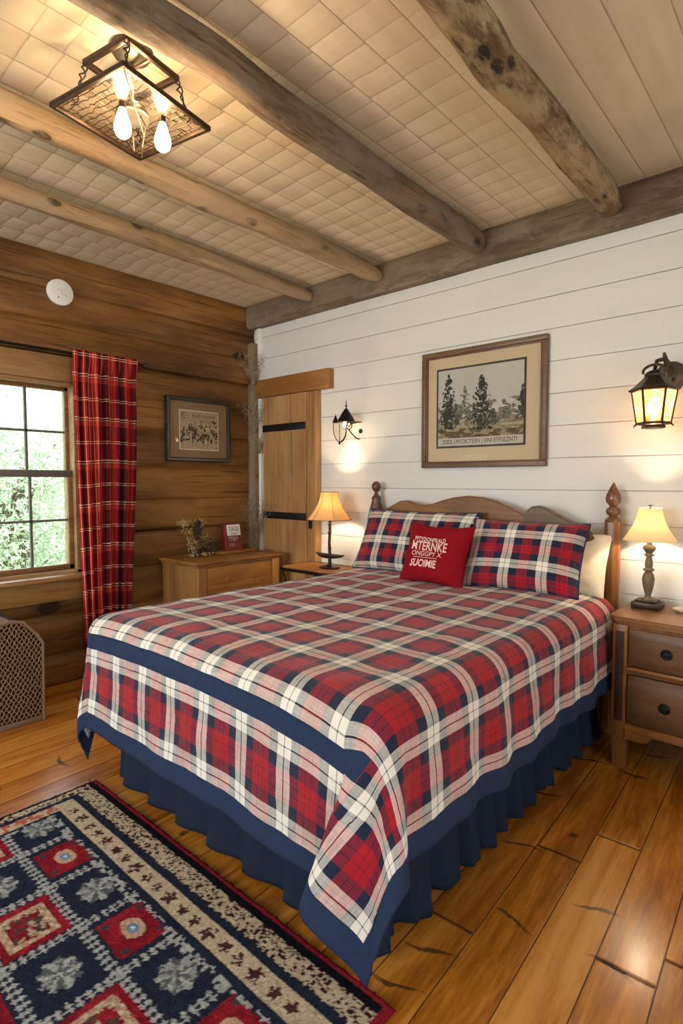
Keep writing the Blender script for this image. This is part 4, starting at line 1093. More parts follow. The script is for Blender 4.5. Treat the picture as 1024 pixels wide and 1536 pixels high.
# cream dish at the picture's edge
ds = thing('trinket_dish', 'cream dish with a small white cup on the nightstand by the lamp', 'dish', (-.515, 2.87, NT))
bm = NB(); lathe(bm, [(.030, .0005), (.034, .004), (.050, .010), (.052, .013), (.034, .009), (.0005, .008)], (-.505, 2.87, NT), 32); obj('saucer', bm, M['dish'], ds)
bm = NB(); lathe(bm, [(.014, .009), (.022, .020), (.026, .045), (.027, .060), (.024, .060), (.021, .025), (.0005, .018)], (-.498, 2.87, NT), 28); obj('cup', bm, M['plastic'], ds)

# ------------------------------------------------------------------ side table + lamp (left)
TX0, TX1, TY0, TY1, TT = -2.93, -2.42, 2.60, 2.955, .660
tb = thing('side_table', 'small side table with black iron edge and legs left of the bed', 'side table', ((TX0+TX1)/2, (TY0+TY1)/2, 0))
def rrect(x0, x1, y0, y1, r, n=8):
    pts = []
    for cx_, cy_, a0 in ((x1-r, y1-r, 0), (x0+r, y1-r, PI/2), (x0+r, y0+r, PI), (x1-r, y0+r, 3*PI/2)):
        for k in range(n+1): a_ = a0+PI/2*k/n; pts.append((cx_+r*math.cos(a_), cy_+r*math.sin(a_)))
    return pts
bm = NB(); prism(bm, rrect(TX0+.01, TX1-.01, TY0+.01, TY1-.01, .08), TT-.014, TT, 'z', .003); obj('tabletop', bm, M['pine_x'], tb)
bm = NB(); rp = rrect(TX0, TX1, TY0, TY1, .09); tube(bm, [(p[0], p[1], TT-.010) for p in rp]+[(rp[0][0], rp[0][1], TT-.010)], .011, 8, False); obj('iron_rim', bm, M['iron'], tb)
for x in (TX0+.03, TX1-.03):
    for y in (TY0+.03, TY1-.03):
        sx = 1 if x < -2.7 else -1
        bm = NB(); tube(bm, [(x, y, TT-.02), (x+.035*sx, y, TT-.07), (x+.045*sx, y, TT-.16), (x+.02*sx, y, .30), (x, y, .006)], [.008, .008, .008, .008, .010], 8); obj('leg', bm, M['iron'], tb)
bm = NB(); prism(bm, rrect(TX0+.05, TX1-.05, TY0+.05, TY1-.05, .05), .17, .185, 'z', .003); obj('lower_shelf', bm, M['pine_x'], tb)
QX, QY = -2.60, 2.80
l2 = thing('table_lamp', 'lit lamp with tan flared shade and dark slender stem left of the bed', 'lamp', (QX, QY, TT))
bm = NB(); lathe(bm, [(.07, .001), (.072, .008), (.05, .014), (.02, .022), (.0005, .03)], (QX, QY, TT), 24); obj('base', bm, M['bronze'], l2)
bm = NB(); tube(bm, [(QX, QY, TT+.01), (QX+.002, QY, .75), (QX-.003, QY, .83), (QX+.003, QY, .91), (QX, QY, 1.0)], [.013, .011, .010, .0095, .008], 10)
tube(bm, [(QX, QY, .955), (QX+.015, QY-.01, .97), (QX+.035, QY-.015, .985), (QX+.04, QY-.015, 1.0)], .004, 6)
for z in (.795, .90, .96): lathe(bm, [(.010, z-.008), (.015, z), (.010, z+.008)], (QX, QY, 0), 12)
obj('stem', bm, M['bronze'], l2)
bm = NB()
n = 30; rings = []
for j in range(7):
    q = j/6; ring = []
    for k in range(n):
        a_ = 2*PI*k/n; cx_ = math.cos(a_); w_ = .045*(1-.35*abs(cx_)**2)
        rr = [.55, .85, 1., 1.02, .94, .7, .1][j]; zz_ = [0, .004, .014, .024, .022, .014, .012][j]
        ring.append(bm.verts.new((QX+.012+.125*cx_*rr, QY-.01+w_*math.sin(a_)*rr+.03*cx_*rr*0, .728+zz_+.010*abs(cx_)**3)))
    if rings:
        for k in range(n): bm.faces.new((rings[-1][k], rings[-1][(k+1) % n], ring[(k+1) % n], ring[k]))
    rings.append(ring)
bm.faces.new(rings[0][::-1]); bm.faces.new(rings[-1]); bmesh.ops.recalc_face_normals(bm, faces=bm.faces[:])
obj('tray', bm, M['bronze'], l2, label='dark oval tray around the stem')
shade(l2, (QX, QY), .992, 1.178, .150, .058, M['shade_tan'], bell=.020)
bm = NB()
for k in range(6):
    a_ = PI/3*k+.45; pts = []
    for i in range(11):
        q = i/10; r = .150+(.058-.150)*q-.020*math.sin(q*PI)+.0008; pts.append((QX+r*math.cos(a_), QY+r*math.sin(a_), .992+(1.178-.992)*q))
    tube(bm, pts, .0014, 5)
for zz_, r in ((.992, .150), (1.178, .058)):
    tube(bm, [(QX+r*math.cos(2*PI*k/40), QY+r*math.sin(2*PI*k/40), zz_) for k in range(41)], .0016, 5, False)
obj('shade_wires', bm, M['bronze'], l2)
bm = NB(); tube(bm, [(QX, QY, 1.0), (QX, QY, 1.03)], .012, 12)
for a_ in (0, PI*2/3, PI*4/3): tube(bm, [(QX, QY, 1.172), (QX+.058*math.cos(a_), QY+.058*math.sin(a_), 1.172)], .0013, 5)
tube(bm, [(QX, QY, 1.01), (QX+.03, QY, 1.03), (QX+.034, QY, 1.12), (QX, QY, 1.18)], .0013, 5)
obj('harp_and_socket', bm, M['bronze'], l2)
bm = NB(); lathe(bm, [(.010, 1.028), (.014, 1.04), (.023, 1.06), (.025, 1.076), (.018, 1.094), (.0005, 1.10)], (QX, QY, 0), 20); obj('bulb', bm, M['bulb'], l2)

# ------------------------------------------------------------------ chest by the log wall
KX0, KX1, KY0, KY1, KT = -3.555, -3.115, 2.10, 2.80, .722
ch = thing('wooden_chest', 'golden pine chest with two drawers in the corner by the door', 'chest', ((KX0+KX1)/2, (KY0+KY1)/2, 0))
bm = NB(); box(bm, KX0, KX1+.022, KY0-.03, KY1+.03, KT-.024, KT, .008, 3); box(bm, KX0, KX1+.010, KY0-.014, KY1+.014, KT-.038, KT-.023, .004); obj('top', bm, M['chest'], ch)
bm = NB(); box(bm, KX0, KX1-.008, KY0, KY1, .08, KT-.038, .003); obj('carcass', bm, M['chest_z'], ch)
for ya_, yb_ in ((KY0, KY0+.065), (KY1-.065, KY1)):
    bm = NB(); box(bm, KX1-.03, KX1+.004, ya_-.002, yb_+.002, .0, KT-.038, .003); obj('corner_stile', bm, M['chest_z'], ch)
    bm = NB(); box(bm, KX0, KX0+.05, ya_, yb_, 0, .1, .003); obj('foot', bm, M['chest_z'], ch)
for z0_, z1_ in ((.565, .675), (.36, .555), (.13, .35)):
    bm = NB(); box(bm, KX1-.012, KX1+.002, KY0+.070, KY1-.070, z0_, z1_, .004); dr_ = obj('drawer', bm, M['chest'], ch)
    for yy in (KY0+.22, KY1-.22):
        bm = NB(); lathe(bm, [(.008, 0), (.007, .008), (.014, .014), (.013, .020), (.0005, .023)], (KX1+.001, yy, z0_+.018 if z1_ > .6 else (z0_+z1_)/2), 16, 'x'); obj('knob', bm, M['chest'], dr_)
bm = NB(); box(bm, KX1-.015, KX1+.001, KY0+.065, KY1-.065, .555, .566); box(bm, KX1-.015, KX1+.001, KY0+.065, KY1-.065, .35, .36); box(bm, KX1-.015, KX1+.001, KY0+.065, KY1-.065, .09, .13); obj('rail', bm, M['chest'], ch)

# dried arrangement and sign on the chest
def leaf_cloud(bm, blobs, n, size, rnd):
    for i in range(n):
        c, r = blobs[rnd.randrange(len(blobs))]
        while True:
            p = Vector((rnd.uniform(-1, 1), rnd.uniform(-1, 1), rnd.uniform(-1, 1)))
            if .2 < p.length < 1: break
        p = Vector((c[0]+p.x*r[0], c[1]+p.y*r[1], c[2]+p.z*r[2]))
        a_ = Vector((rnd.gauss(0, 1), rnd.gauss(0, 1), rnd.gauss(0, 1))).normalized(); b_ = a_.orthogonal().normalized()
        s_ = size*rnd.uniform(.6, 1.4); nn_ = a_.cross(b_)*s_*.25
        v = [bm.verts.new(q) for q in (p-a_*s_, p+b_*s_*.45+nn_, p+a_*s_, p-b_*s_*.45+nn_)]
        bm.faces.new((v[0], v[1], v[2])); bm.faces.new((v[0], v[2], v[3]))
AX, AY = -3.40, 2.27
ar = thing('dried_arrangement', 'dried golden leaf and twig arrangement standing on the pine chest', 'dried flowers', (AX, AY, KT))
bm = NB(); lathe(bm, [(.035, .0005), (.045, .006), (.05, .03), (.04, .055), (.036, .055), (.044, .03), (.0005, .01)], (AX, AY, KT), 24); obj('pot', bm, M['bronze'], ar)
rn = random.Random(11)
bm = NB()
for i in range(60):
    a_ = rn.uniform(0, 2*PI); R0 = rn.uniform(.02, .12); h_ = rn.uniform(.06, .27)*(1-.3*R0/.12)
    tube(bm, [(AX+.01*math.cos(a_), AY+.01*math.sin(a_), KT+.03), (AX+R0*.4*math.cos(a_), AY+R0*.5*math.sin(a_), KT+.03+h_*.6), (AX+R0*.7*math.cos(a_)+rn.gauss(0, .01), AY+R0*math.sin(a_), KT+.03+h_)], .0013, 4, False)
obj('stems', bm, M['twigd'], ar)
bm = NB(); leaf_cloud(bm, [((AX, AY-.05, KT+.20), (.05, .06, .07)), ((AX+.02, AY-.03, KT+.09), (.05, .05, .07)), ((AX, AY+.09, KT+.11), (.05, .07, .06)), ((AX-.01, AY-.09, KT+.24), (.04, .05, .03)), ((AX+.01, AY+.03, KT+.23), (.05, .05, .045)), ((AX+.05, AY+.02, KT+.015), (.05, .12, .012))], 420, .009, rn)
obj('dry_leaves', bm, M['leafgold'], ar)
bm = NB(); leaf_cloud(bm, [((AX+.03, AY, KT+.19), (.03, .03, .075))], 260, .010, rn); obj('dark_seed_heads', bm, M['candle'], ar, label='dark seed heads at the centre')
bm = NB(); leaf_cloud(bm, [((AX-.0, AY+.12, KT+.07), (.05, .08, .06))], 180, .010, rn); obj('dark_seed_heads', bm, M['candle'], ar, label='dark seed heads trailing to the side')
SX = -3.40; SY0, SY1 = 2.51, 2.665
sg_ = thing('desk_sign', 'small dark red sign with white card on a wooden plinth on the chest', 'sign', (SX, 2.59, KT))
bm = NB(); box(bm, SX-.08, SX+.07, 2.44, 2.77, KT+.0005, KT+.016, .003); obj('plinth', bm, M['chest'], sg_)
bm = NB(); prism(bm, [(SX-.02, KT+.016), (SX+.03, KT+.016), (SX-.005, KT+.215), (SX-.03, KT+.215)], SY0, SY1, 'y', .003); obj('panel', bm, M['signred'], sg_)
bm = NB()
def on_panel(y, z, l=.001):   # slanted front face
    t = (z-.016)/.199; return (SX+.03-.035*t+l, y, KT+z)
q_ = [on_panel(SY0+.03, .125, .003), on_panel(SY1-.004, .125, .003), on_panel(SY1-.004, .205, .003), on_panel(SY0+.03, .205, .003)]
b0 = [bm.verts.new(p) for p in q_]; b1 = [bm.verts.new((p[0]-.006, p[1], p[2])) for p in q_]
bm.faces.new(b0); bm.faces.new(b1[::-1])
for k in range(4): bm.faces.new((b0[k], b1[k], b1[(k+1) % 4], b0[(k+1) % 4]))
bmesh.ops.recalc_face_normals(bm, faces=bm.faces[:]); obj('card', bm, M['plastic'], sg_, smooth=False)
def panel_text(s_, size, y, z, mat, sx=1.):
    me = text_mesh(s_, size, 0, 'CENTER')
    for v in me.vertices:
        p = on_panel(y+v.co.x*sx, z+v.co.y, .0045); v.co = p
    obj('lettering', me, mat, sg_, smooth=False)
panel_text('TAGE', .045, (SY0+SY1)/2+.013, .158, M['ink'], .85); panel_text('Chunst', .026, (SY0+SY1)/2+.013, .132, M['ink'], .8)
panel_text('TTEEY', .040, (SY0+SY1)/2, .088, M['paper'], .8); panel_text('i l i : .', .040, (SY0+SY1)/2, .045, M['paper'], .9)

# netted hamper at the left edge
hp = thing('laundry_hamper', 'brown netted hamper with a sloping top against the log wall', 'hamper', (-3.27, .85, 0))
poly = [(.50, .0), (1.125, .0), (1.13, .41), (1.11, .45), (1.035, .535), (.99, .545), (.62, .53), (.50, .43)]
HX0, HX1 = -3.45, -3.09
bm = NB(); prism(bm, poly, HX0, HX1, 'x', .014); obj('body', bm, plain('dark hamper weave', (.035, .014, .007), .9, var=.5, scale=60, bump=.5, spec=.08), hp)
def inside(y, z):
    c = False; n = len(poly); j = n-1
    for i in range(n):
        (yi, zi), (yj, zj) = poly[i], poly[j]
        if (zi > z) != (zj > z) and y < (yj-yi)*(z-zi)/(zj-zi)+yi: c = not c
        j = i
    return c
bm = NB(); st_ = .0225
for sgn in (1, -1):
    for k in range(-60, 90):
        run = []
        for q in range(0, 140):
            z = .035+q*.004; y = .5+(k*st_+sgn*(z)*.62) + .0025*math.sin(z*150+k*2)
            if inside(y, z) and inside(y+.006, z) and inside(y-.006, z): run.append((HX1+.001+.002*math.sin(q*.9+k*PI), y, z))
            else:
                if len(run) > 2: tube(bm, run, .0028, 5, False)
                run = []
        if len(run) > 2: tube(bm, run, .0028, 5, False)
for sgn in (1, -1):
    for k in range(-30, 60):
        run = []
        for q in range(0, 100):
            x = HX0+.006+q*.0036; y = .5+k*st_+sgn*(x-HX0)*.62
            if .635 < y < .985: run.append((x, y, .5315+.0155*(y-.62)/.37+.0015))
            else:
                if len(run) > 2: tube(bm, run, .0028, 5, False)
                run = []
        if len(run) > 2: tube(bm, run, .0028, 5, False)
obj('netting', bm, plain('pale brown cord', (.24, .145, .085), .85, var=.3, scale=100), hp)
bm = NB(); box(bm, HX0-.004, HX1+.004, .50, 1.13, .0, .032, .006); obj('base_band', bm, plain('brown base band', (.2, .12, .07), .8), hp)
bm = NB(); tube(bm, [(HX1-.002, y, z) for y, z in poly[1:]], .008, 8); obj('edge_cord', bm, plain('edge cord brown', (.22, .14, .09), .85, var=.4, scale=100), hp)

# ------------------------------------------------------------------ lantern (right)
QL = (-.640, 2.80)
ln = thing('wall_lantern', 'lit bronze lantern with amber panes on a round plate, right of the print', 'wall light', (QL[0]+.05, YW-.01, 1.72))
bm = NB(); lathe(bm, [(.068, 0), (.070, .008), (.058, .014), (.052, .022), (.034, .026), (.028, .034), (.0005, .036)], (-.618, YW, 1.735), 36, 'y'); obj('backplate', bm, M['pewter'], ln)
def hexring(r, z, n=6, ph=PI/6, c=QL): return [(c[0]+r*math.cos(ph+2*PI*k/n), c[1]+r*math.sin(ph+2*PI*k/n), z) for k in range(n)]
ph_ = math.radians(12)
bm = NB(); prev = None
for r, z in ((.099, 1.650), (.105, 1.657), (.097, 1.660), (.078, 1.675), (.052, 1.700), (.040, 1.714), (.042, 1.722), (.030, 1.735), (.010, 1.742)):
    ring = [bm.verts.new(p) for p in hexring(r, z, ph=ph_)]
    if prev: 
        for k in range(6): bm.faces.new((prev[k], prev[(k+1) % 6], ring[(k+1) % 6], ring[k]))
    else: first = ring
    prev = ring
bm.faces.new(first[::-1]); bm.faces.new(prev); bmesh.ops.recalc_face_normals(bm, faces=bm.faces[:])
obj('roof', bm, M['bronze'], ln)
hr = hexring(.088, 1.650, ph=ph_); lr = hexring(.066, 1.507, ph=ph_)
bm = NB()
for k in range(6):
    tube(bm, [hr[k], lr[k]], .0055, 6); tube(bm, [hr[k], hr[(k+1) % 6]], .004, 6); tube(bm, [lr[k], lr[(k+1) % 6]], .006, 6)
    d_2 = Vector(lr[k])-Vector((QL[0], QL[1], 1.507)); tube(bm, [lr[k], tuple(Vector(lr[k])+d_2*.18+Vector((0, 0, -.014)))], [.005, .003], 6)
obj('cage', bm, M['bronze'], ln)
for k in range(6):
    a_ = Vector(hr[k]); b_ = Vector(hr[(k+1) % 6]); c_ = Vector(lr[(k+1) % 6]); e_ = Vector(lr[k]); nrm_ = (b_-a_).cross(e_-a_).normalized()*.0012
    bm = NB(); v0 = [bm.verts.new(p+nrm_) for p in (a_, b_, c_, e_)]; v1 = [bm.verts.new(p-nrm_) for p in (a_, b_, c_, e_)]
    bm.faces.new(v0); bm.faces.new(v1[::-1])
    for q in range(4): bm.faces.new((v0[q], v1[q], v1[(q+1) % 4], v0[(q+1) % 4]))
    bmesh.ops.recalc_face_normals(bm, faces=bm.faces[:]); obj('glass_pane', bm, M['amber'], ln, smooth=False)
bm = NB(); lathe(bm, [(.045, 1.484), (.05, 1.488), (.045, 1.500), (.02, 1.506)], (*QL, 0), 6); obj('bottom_plate', bm, M['bronze'], ln)
bm = NB()
tube(bm, [(-.618, YW-.03, 1.735), (-.605, YW-.07, 1.775), (-.62, YW-.12, 1.80), (-.64, YW-.17, 1.785), (QL[0], QL[1], 1.745)], [.009, .010, .010, .009, .008], 10)
tube(bm, [(-.612, YW-.11, 1.76), (-.618, YW-.115, 1.80), (-.624, YW-.12, 1.828)], [.011, .010, .006], 10)
tube(bm, [(QL[0]+.045*math.cos(t), QL[1]-.01, 1.735+.028*math.sin(t)) for t in np.linspace(-.3, PI+.3, 16)], .006, 8)
tube(bm, [(-.600, YW-.03, 1.725), (-.60, YW-.06, 1.70), (-.62, YW-.10, 1.705), (-.635, YW-.12, 1.725)], .006, 8)
obj('scroll_arm', bm, M['bronze'], ln)
bm = NB(); lathe(bm, [(.010, 1.508), (.010, 1.535), (.013, 1.54), (.026, 1.565), (.030, 1.590), (.022, 1.615), (.0005, 1.625)], (*QL, 0), 20); obj('bulb', bm, M['bulb_small'], ln)

# small scrolled sconce (left)
SY = 2.885
sc = thing('wall_sconce', 'small black sconce with pointed cap and wire loop beside the plank door', 'wall light', (-2.50, YW-.01, 1.66))
bm = NB(); lathe(bm, [(.056, 1.648), (.064, 1.650), (.060, 1.662), (.046, 1.682), (.028, 1.712), (.012, 1.735), (.004, 1.742), (.0035, 1.752), (.011, 1.757), (.0035, 1.763), (.002, 1.79), (.0004, 1.80)], (-2.525, SY, 0), 8); obj('cap', bm, M['iron'], sc)
bm = NB(); lathe(bm, [(.020, 1.650), (.022, 1.653), (.016, 1.668), (.008, 1.688), (.002, 1.702), (.0004, 1.716)], (-2.622, SY, 0), 8); obj('small_cap', bm, M['iron'], sc)
bm = NB()
loop = [(-2.640, SY, 1.655), (-2.643, SY, 1.62), (-2.638, SY, 1.58), (-2.622, SY, 1.545), (-2.597, SY, 1.522), (-2.572, SY, 1.518), (-2.548, SY, 1.533), (-2.531, SY, 1.560), (-2.524, SY, 1.59), (-2.53, SY, 1.61)]
tube(bm, loop, [.0026]*4+[.0035, .006, .006, .005, .004, .003], 8)
tube(bm, [(-2.585, SY, 1.655), (-2.585, SY, 1.515)], .0022, 6)
tube(bm, [(-2.586, SY, 1.519), (-2.586, SY, 1.502)], .007, 8)
cxr, czr = -2.508, 1.625
tube(bm, [(cxr+.026*math.cos(t), SY+.01, czr+.024*math.sin(t)) for t in np.linspace(0, 2*PI, 24)], .004, 6, False)
tube(bm, [(cxr-.02, SY+.01, czr+.012), (cxr, SY+.01, czr-.01), (cxr+.02, SY+.01, czr+.014)], .003, 6)
tube(bm, [(cxr-.005, SY+.01, czr-.022), (cxr+.005, SY+.03, czr-.05), (cxr+.012, SY+.07, czr-.08), (cxr+.014, YW-.01, czr-.085)], .0045, 8)
tube(bm, [(cxr+.012, SY+.01, czr+.012), (cxr+.02, YW-.03, czr+.03), (cxr+.02, YW-.005, czr+.03)], .005, 8)
obj('scroll_wires', bm, M['iron'], sc)
bm = NB(); lathe(bm, [(.016, 0), (.016, .004), (.008, .008)], (cxr+.016, YW, czr-.03), 20, 'y'); obj('backplate', bm, M['iron'], sc)
bm = NB(); prism(bm, [(-2.636, 1.65), (-2.532, 1.65), (-2.532, 1.60), (-2.55, 1.55), (-2.58, 1.526), (-2.61, 1.54), (-2.632, 1.585)], SY-.0015, SY+.0015, 'y'); obj('glass', bm, M['lampglass'], sc, smooth=False)
bm = NB(); lathe(bm, [(.006, 1.652), (.012, 1.640), (.013, 1.628), (.0005, 1.615)], (-2.555, SY+.02, 0), 14); obj('bulb', bm, M['bulb_small'], sc)

# ------------------------------------------------------------------ ceiling light
FX, FY = -1.765, .965
fl = thing('ceiling_light', 'square caged ceiling light with two glowing teardrop bulbs', 'ceiling light', (FX, FY, ZC)); FROT = math.radians(11)
bm = NB(); lathe(bm, [(.062, 0), (.064, -.010), (.056, -.022), (.030, -.034), (.012, -.040)], (FX, FY, ZC), 36); tube(bm, [(FX, FY, ZC-.03), (FX, FY, 2.455)], .006, 8)
obj('canopy', bm, M['pewter'], fl)
def sqframe(bm, h, z, w_, t_):
    for s1 in (1, -1):
        box(bm, FX-h-w_, FX+h+w_, FY+s1*h-w_, FY+s1*h+w_, z-t_, z+t_, .002); box(bm, FX+s1*h-w_, FX+s1*h+w_, FY-h, FY+h, z-t_, z+t_, .002)
bm = NB(); sqframe(bm, .098, 2.575, .007, .009); tube(bm, [(FX-.098, FY, 2.578), (FX+.098, FY, 2.578)], .005, 6); obj('upper_frame', bm, M['bronze'], fl)
HP = .168; ZP = 2.430
bm = NB(); sqframe(bm, HP, ZP, .007, .008); lf = obj('lower_frame', bm, M['bronze'], fl)
obj('glass_plate', box(NB(), FX-HP, FX+HP, FY-HP, FY+HP, ZP-.002, ZP+.002), M['lampglass'], fl)
rg = random.Random(3); bm = NB()
for k in range(1, 15):
    o_ = -HP+2*HP*k/15
    pts = []
    for i in range(25):
        q = -HP+2*HP*i/24
        if (abs(o_) < .05 and abs(q) < .05): 
            if len(pts) > 1: tube(bm, pts, .0011, 4, False)
            pts = []; continue
        pts.append((FX+q, FY+o_+rg.gauss(0, .0022), ZP+.004))
    tube(bm, pts, .0013, 4, False)
for k in range(230):
    o_ = rg.uniform(-HP, HP); q = -HP+2*HP*rg.randrange(15)/15
    if abs(o_) < .045 and abs(q) < .045: continue
    tube(bm, [(FX+o_, FY+q, ZP+.004), (FX+o_+rg.gauss(0, .006), FY+q+2*HP/15, ZP+.004)], .0011, 4, False)
obj('wire_mesh', bm, M['bronze'], fl)
bm = NB(); lathe(bm, [(.050, -.004), (.054, .0), (.050, .012), (.040, .03), (.030, .034)], (FX, FY, ZP), 28); obj('centre_cup', bm, M['pewter'], fl)
for sx in (1, -1):
    for sy in (1, -1):
        bm = NB()
        a_ = Vector((FX+.098*sx, FY+.098*sy, 2.568)); b_ = Vector((FX+.125*sx, FY+.125*sy, ZP+.01))
        for ph in (0, PI):
            pts = []
            for i in range(25):
                t = i/24; c_ = a_.lerp(b_, t); r = .006+.004*math.sin(t*9)
                pts.append((c_.x+r*math.cos(t*16+ph), c_.y+r*math.sin(t*16+ph), c_.z))
            tube(bm, pts, .0024, 6)
        obj('twisted_hanger', bm, M['iron'], fl)
fl.rotation_euler = (0, 0, FROT)
for bx_, by_, bz in ((-1.727, .910, 2.372), (-1.695, 1.030, 2.370)):
    rx_, ry_ = bx_-FX, by_-FY; bx_, by_ = FX+rx_*math.cos(FROT)+ry_*math.sin(FROT), FY-rx_*math.sin(FROT)+ry_*math.cos(FROT)
    bm = NB(); tube(bm, [(bx_, by_, ZP+.0), (bx_, by_, bz+.062)], .003, 6); lathe(bm, [(.004, .066), (.010, .062), (.011, .045), (.009, .040)], (bx_, by_, bz), 14); s_ = obj('socket', bm, M['bronze'], fl)
    bm = NB(); lathe(bm, [(.0085, .046), (.011, .036), (.019, .012), (.0255, -.010), (.026, -.022), (.020, -.038), (.010, -.046), (.0005, -.048)], (bx_, by_, bz), 24); obj('bulb', bm, M['bulb'], s_)
bm = NB()
for sx in (1, -1): tube(bm, [(FX+.02*sx, FY, ZP+.02), (FX+.05*sx, FY+.01, ZP-.04), (FX+.02*sx, FY+.02, ZP-.09), (FX, FY, ZP-.06)], .0022, 6)
tube(bm, [(FX+HP-.01, FY-HP+.01, ZP-.003), (FX+.05, FY, ZP-.07), (FX-.02, FY+.05, ZP-.10)], .0016, 6)
obj('scroll_wires', bm, M['bronze'], fl)

# ------------------------------------------------------------------ outside
bm = NB(); n = 40
for i in range(n+1):
    for j in range(n+1):
        x = -60 + (60-3.9)*i/n; y = -30+60*j/n; bm.verts.new((x, y, -1.2 + .5*mnoise.noise(Vector((x*.1, y*.1, 0))) + max(0, -x-14)*.05))
bm.verts.ensure_lookup_table()
for i in range(n):
    for j in range(n): a_ = i*(n+1)+j; bm.faces.new([bm.verts[q] for q in (a_, a_+n+1, a_+n+2, a_+1)])
gr = struct('ground', bm, M['grass'], True)
def tree_mesh(seed, H, R, n, size):
    r_ = random.Random(seed); bl = []
    for k in range(16):
        a_ = r_.uniform(0, 2*PI); q = r_.uniform(0, .75)*R; z = r_.uniform(.22, .88)*H
        s_ = R*(.55-.25*abs(z/H-.5)); bl.append(((q*math.cos(a_), q*math.sin(a_), z), (s_, s_, s_*.8)))
    bm = NB(); leaf_cloud(bm, bl, n, size, r_); me = bpy.data.meshes.new('foliage'); bm.to_mesh(me); bm.free()
    bm = NB(); tube(bm, [(0, 0, -.3), (.05, .03, H*.3), (-.04, .05, H*.7)], [.17, .13, .06], 10)
    for k in range(8):
        c_ = bl[k][0]; tube(bm, [(0, 0, H*.25+k*.03*H), (c_[0]*.5, c_[1]*.5, c_[2]*.8), c_], [.05, .035, .015], 6)
    mt_ = bpy.data.meshes.new('trunk'); bm.to_mesh(mt_); bm.free()
    return me, mt_
protos = [tree_mesh(1, 6.2, 2.1, 22000, .06), tree_mesh(2, 4.6, 2.2, 22000, .055), tree_mesh(3, 8.5, 2.4, 24000, .07)]
spots = [(-10.2, 3.4, 1, 'leaf2', 'round pale leafy tree nearest the window, in the lower panes'), (-15.0, 7.9, 0, 'leaf1', 'green tree seen through the window beside the curtain'),
         (-15.2, 3.0, 2, 'leaf3', 'darker tall tree seen at the left edge of the window'), (-20.5, 12.0, 2, 'leaf2', 'pale distant tree seen through the upper panes by the curtain'), (-25, 6.3, 2, 'leaf2', 'tall far tree rising behind the darker one in the upper panes'),
         (-10.5, 9.5, 0, 'leaf1', 'green tree outside, behind the curtain side of the window'), (-10.5, -1.6, 0, 'leaf1', 'green tree outside, left of the window'), (-8.6, -7.5, 1, 'leaf2', 'round tree outside the second window'), (-13, -12.5, 2, 'leaf3', 'tall dark tree outside the second window')]
tm = {}
for (x, y, pi_, lm, lab) in spots:
    t = thing('tree', lab, 'tree', (x, y, -1.2+max(0, -x-14)*.05), 'trees outside the window')
    key = (pi_, lm)
    if key not in tm:
        m_ = protos[pi_][0].copy(); m_.materials.append(M[lm]); w_ = protos[pi_][1].copy(); w_.materials.append(M['bark']); tm[key] = (m_, w_)
    for nm_, me_ in (('foliage', tm[key][0]), ('trunk', tm[key][1])):
        o = bpy.data.objects.new(nm_, me_); C.objects.link(o); o.parent = t
    t.rotation_euler = (0, 0, x*1.7+y)
# leafy shrubs filling the lower view
rb = random.Random(9); bm = NB(); leaf_cloud(bm, [((0, 0, .7), (1.3, 1.3, .8)), ((.9, .6, .5), (.9, .9, .6)), ((-.8, .7, .6), (1., .9, .7))], 9000, .06, rb)
shm = bpy.data.meshes.new('shrub'); bm.to_mesh(shm); bm.free(); shm.materials.append(M['leaf1'])
for k, (x, y, lab) in enumerate([(-6.4, 2.0, 'shrub outside at the foot of the window view'), (-12.6, 5.7, 'shrub outside between the round tree and the farther green tree'), (-6.2, -3.2, 'shrub outside below the second window')]):
    o = bpy.data.objects.new('shrub', shm); C.objects.link(o); o.location = (x, y, -1.25); o.rotation_euler = (0, 0, k*2.); o.scale = (.95, .95, 1.0); tag(o, lab, 'shrub', 'shrubs outside the window')

# ------------------------------------------------------------------ light
w = bpy.data.worlds.new('World'); bpy.context.scene.world = w; w.use_nodes = True
nt = w.node_tree; g = G(nt); bg = nt.nodes['Background']
tc = g.n('ShaderNodeTexCoord'); z_ = g.sep(tc.outputs['Generated'])[2]
c = g.ramp(g.math('ADD', g.math('MULTIPLY', z_, .5), .5), [(.45, (.80, .88, .85)), (.56, (.92, .97, 1.)), (1., (.55, .75, 1.))])
g.l(c, bg.inputs[0]); bg.inputs[1].default_value = SKY
def area(name, loc, rot, sx, sy, e, col, portal=False):
    l = bpy.data.lights.new(name, 'AREA'); l.shape = 'RECTANGLE'; l.size = sx; l.size_y = sy; l.energy = e; l.color = col
    if portal: l.cycles.is_portal = True
    o = bpy.data.objects.new(name, l); C.objects.link(o); o.location = loc; o.rotation_euler = rot; return o
for k, W in enumerate(WIN): area('window_portal', (XL-.21, (W[0]+W[1])/2, (W[2]+W[3])/2), (0, -PI/2, 0), W[3]-W[2], W[1]-W[0], 1, (1, 1, 1), True)
area('added_fill_rear', (-2.1, YR-.16, 1.45), (PI/2, 0, 0), 2.2, 1.5, REAR, (1, .975, .95))  # added fill light, placed to leave the bed's right side dimmer
area('added_fill_side', (XR+.16, 0, 1.45), (0, PI/2, 0), 1.5, 2.4, SIDE, (1, .975, .95))  # weak added fill behind the made-up right-wall opening
def pt(name, loc, e, col=(1, .68, .36), r=.02):
    l = bpy.data.lights.new(name, 'POINT'); l.energy = e; l.color = col; l.shadow_soft_size = r
    o = bpy.data.objects.new(name, l); C.objects.link(o); o.location = loc; return o
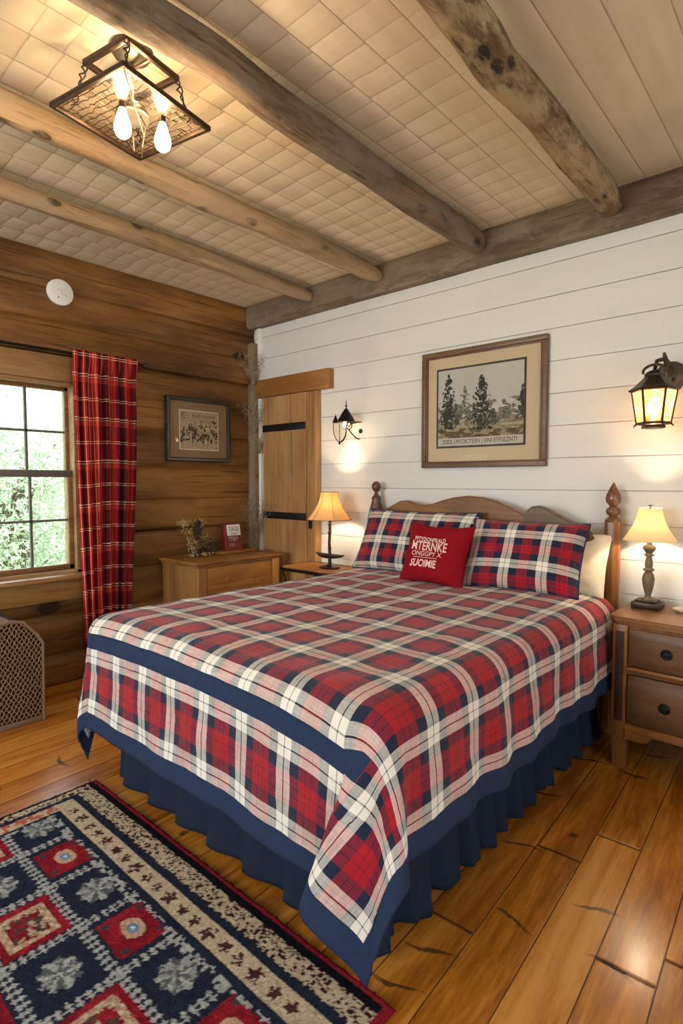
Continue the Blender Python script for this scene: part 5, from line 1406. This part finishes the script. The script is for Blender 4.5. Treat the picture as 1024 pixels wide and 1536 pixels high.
def spot(name, loc, tgt, e, ang, col=(1, .70, .40), r=.01, blend=.8):
    l = bpy.data.lights.new(name, 'SPOT'); l.energy = e; l.color = col; l.shadow_soft_size = r; l.spot_size = math.radians(ang); l.spot_blend = blend
    o = bpy.data.objects.new(name, l); C.objects.link(o); o.location = loc
    o.rotation_euler = (Vector(tgt)-Vector(loc)).to_track_quat('-Z', 'Y').to_euler(); return o
pt('lamp_light_right', (LX, LY, 1.062), LAMPR, (1, .74, .46), .012)
pt('lamp_light_left', (QX, QY, 1.118), LAMPL, (1, .72, .43), .012)
pt('lantern_light', (QL[0], QL[1], 1.638), LANT, (1, .64, .34), .008)
pt('lantern_light', (QL[0], QL[1]+.036, 1.575), LANT*.6, (1, .64, .34), .008)
spot('sconce_light', (-2.555, SY+.045, 1.60), (-2.580, YW, 1.31), SCON, 70, (1, .76, .5), .012)
pt('ceiling_light_bulb', (-1.722, .905, 2.285), CEIL, (1, .70, .40), .02)
pt('ceiling_light_bulb', (-1.690, 1.020, 2.285), CEIL, (1, .70, .40), .02)
pt('ceiling_light_upper', (FX+.03, FY, 2.50), CEIL*.55, (1, .66, .34), .02)
s_ = bpy.data.lights.new('sun', 'SUN'); s_.energy = 15; s_.angle = .02; so = bpy.data.objects.new('sun', s_); C.objects.link(so)
so.rotation_euler = Vector((-.5, .25, -.8)).to_track_quat('-Z', 'Y').to_euler()

# ------------------------------------------------------------------ camera
f_, hz_ = 845., 722.
pitch = math.atan((768-hz_)/f_); yaw = math.atan((1265-512)/f_*math.cos(pitch))
Fd = Vector((-math.sin(yaw)*math.cos(pitch), math.cos(yaw)*math.cos(pitch), -math.sin(pitch)))
Rd = Vector((math.cos(yaw), math.sin(yaw), 0)); Ud = Rd.cross(Fd)
cam = bpy.data.cameras.new('camera'); co_ = bpy.data.objects.new('camera', cam); C.objects.link(co_)
cam.sensor_fit = 'VERTICAL'; cam.sensor_height = 24; cam.lens = f_/1536*24; cam.clip_start = .02; cam.clip_end = 300
mw = Matrix((Rd, Ud, -Fd)).transposed().to_4x4(); mw.translation = (0, 0, 1.25); co_.matrix_world = mw
sc_ = bpy.context.scene; sc_.camera = co_
sc_.view_settings.view_transform = 'Standard'; sc_.view_settings.look = 'None'; sc_.view_settings.gamma = 1; sc_.view_settings.use_curve_mapping = False
sc_.view_settings.exposure = EXPO
sc_.cycles.max_bounces = 8; sc_.cycles.diffuse_bounces = 4; sc_.cycles.transparent_max_bounces = 16
sc_.cycles.sample_clamp_indirect = 8
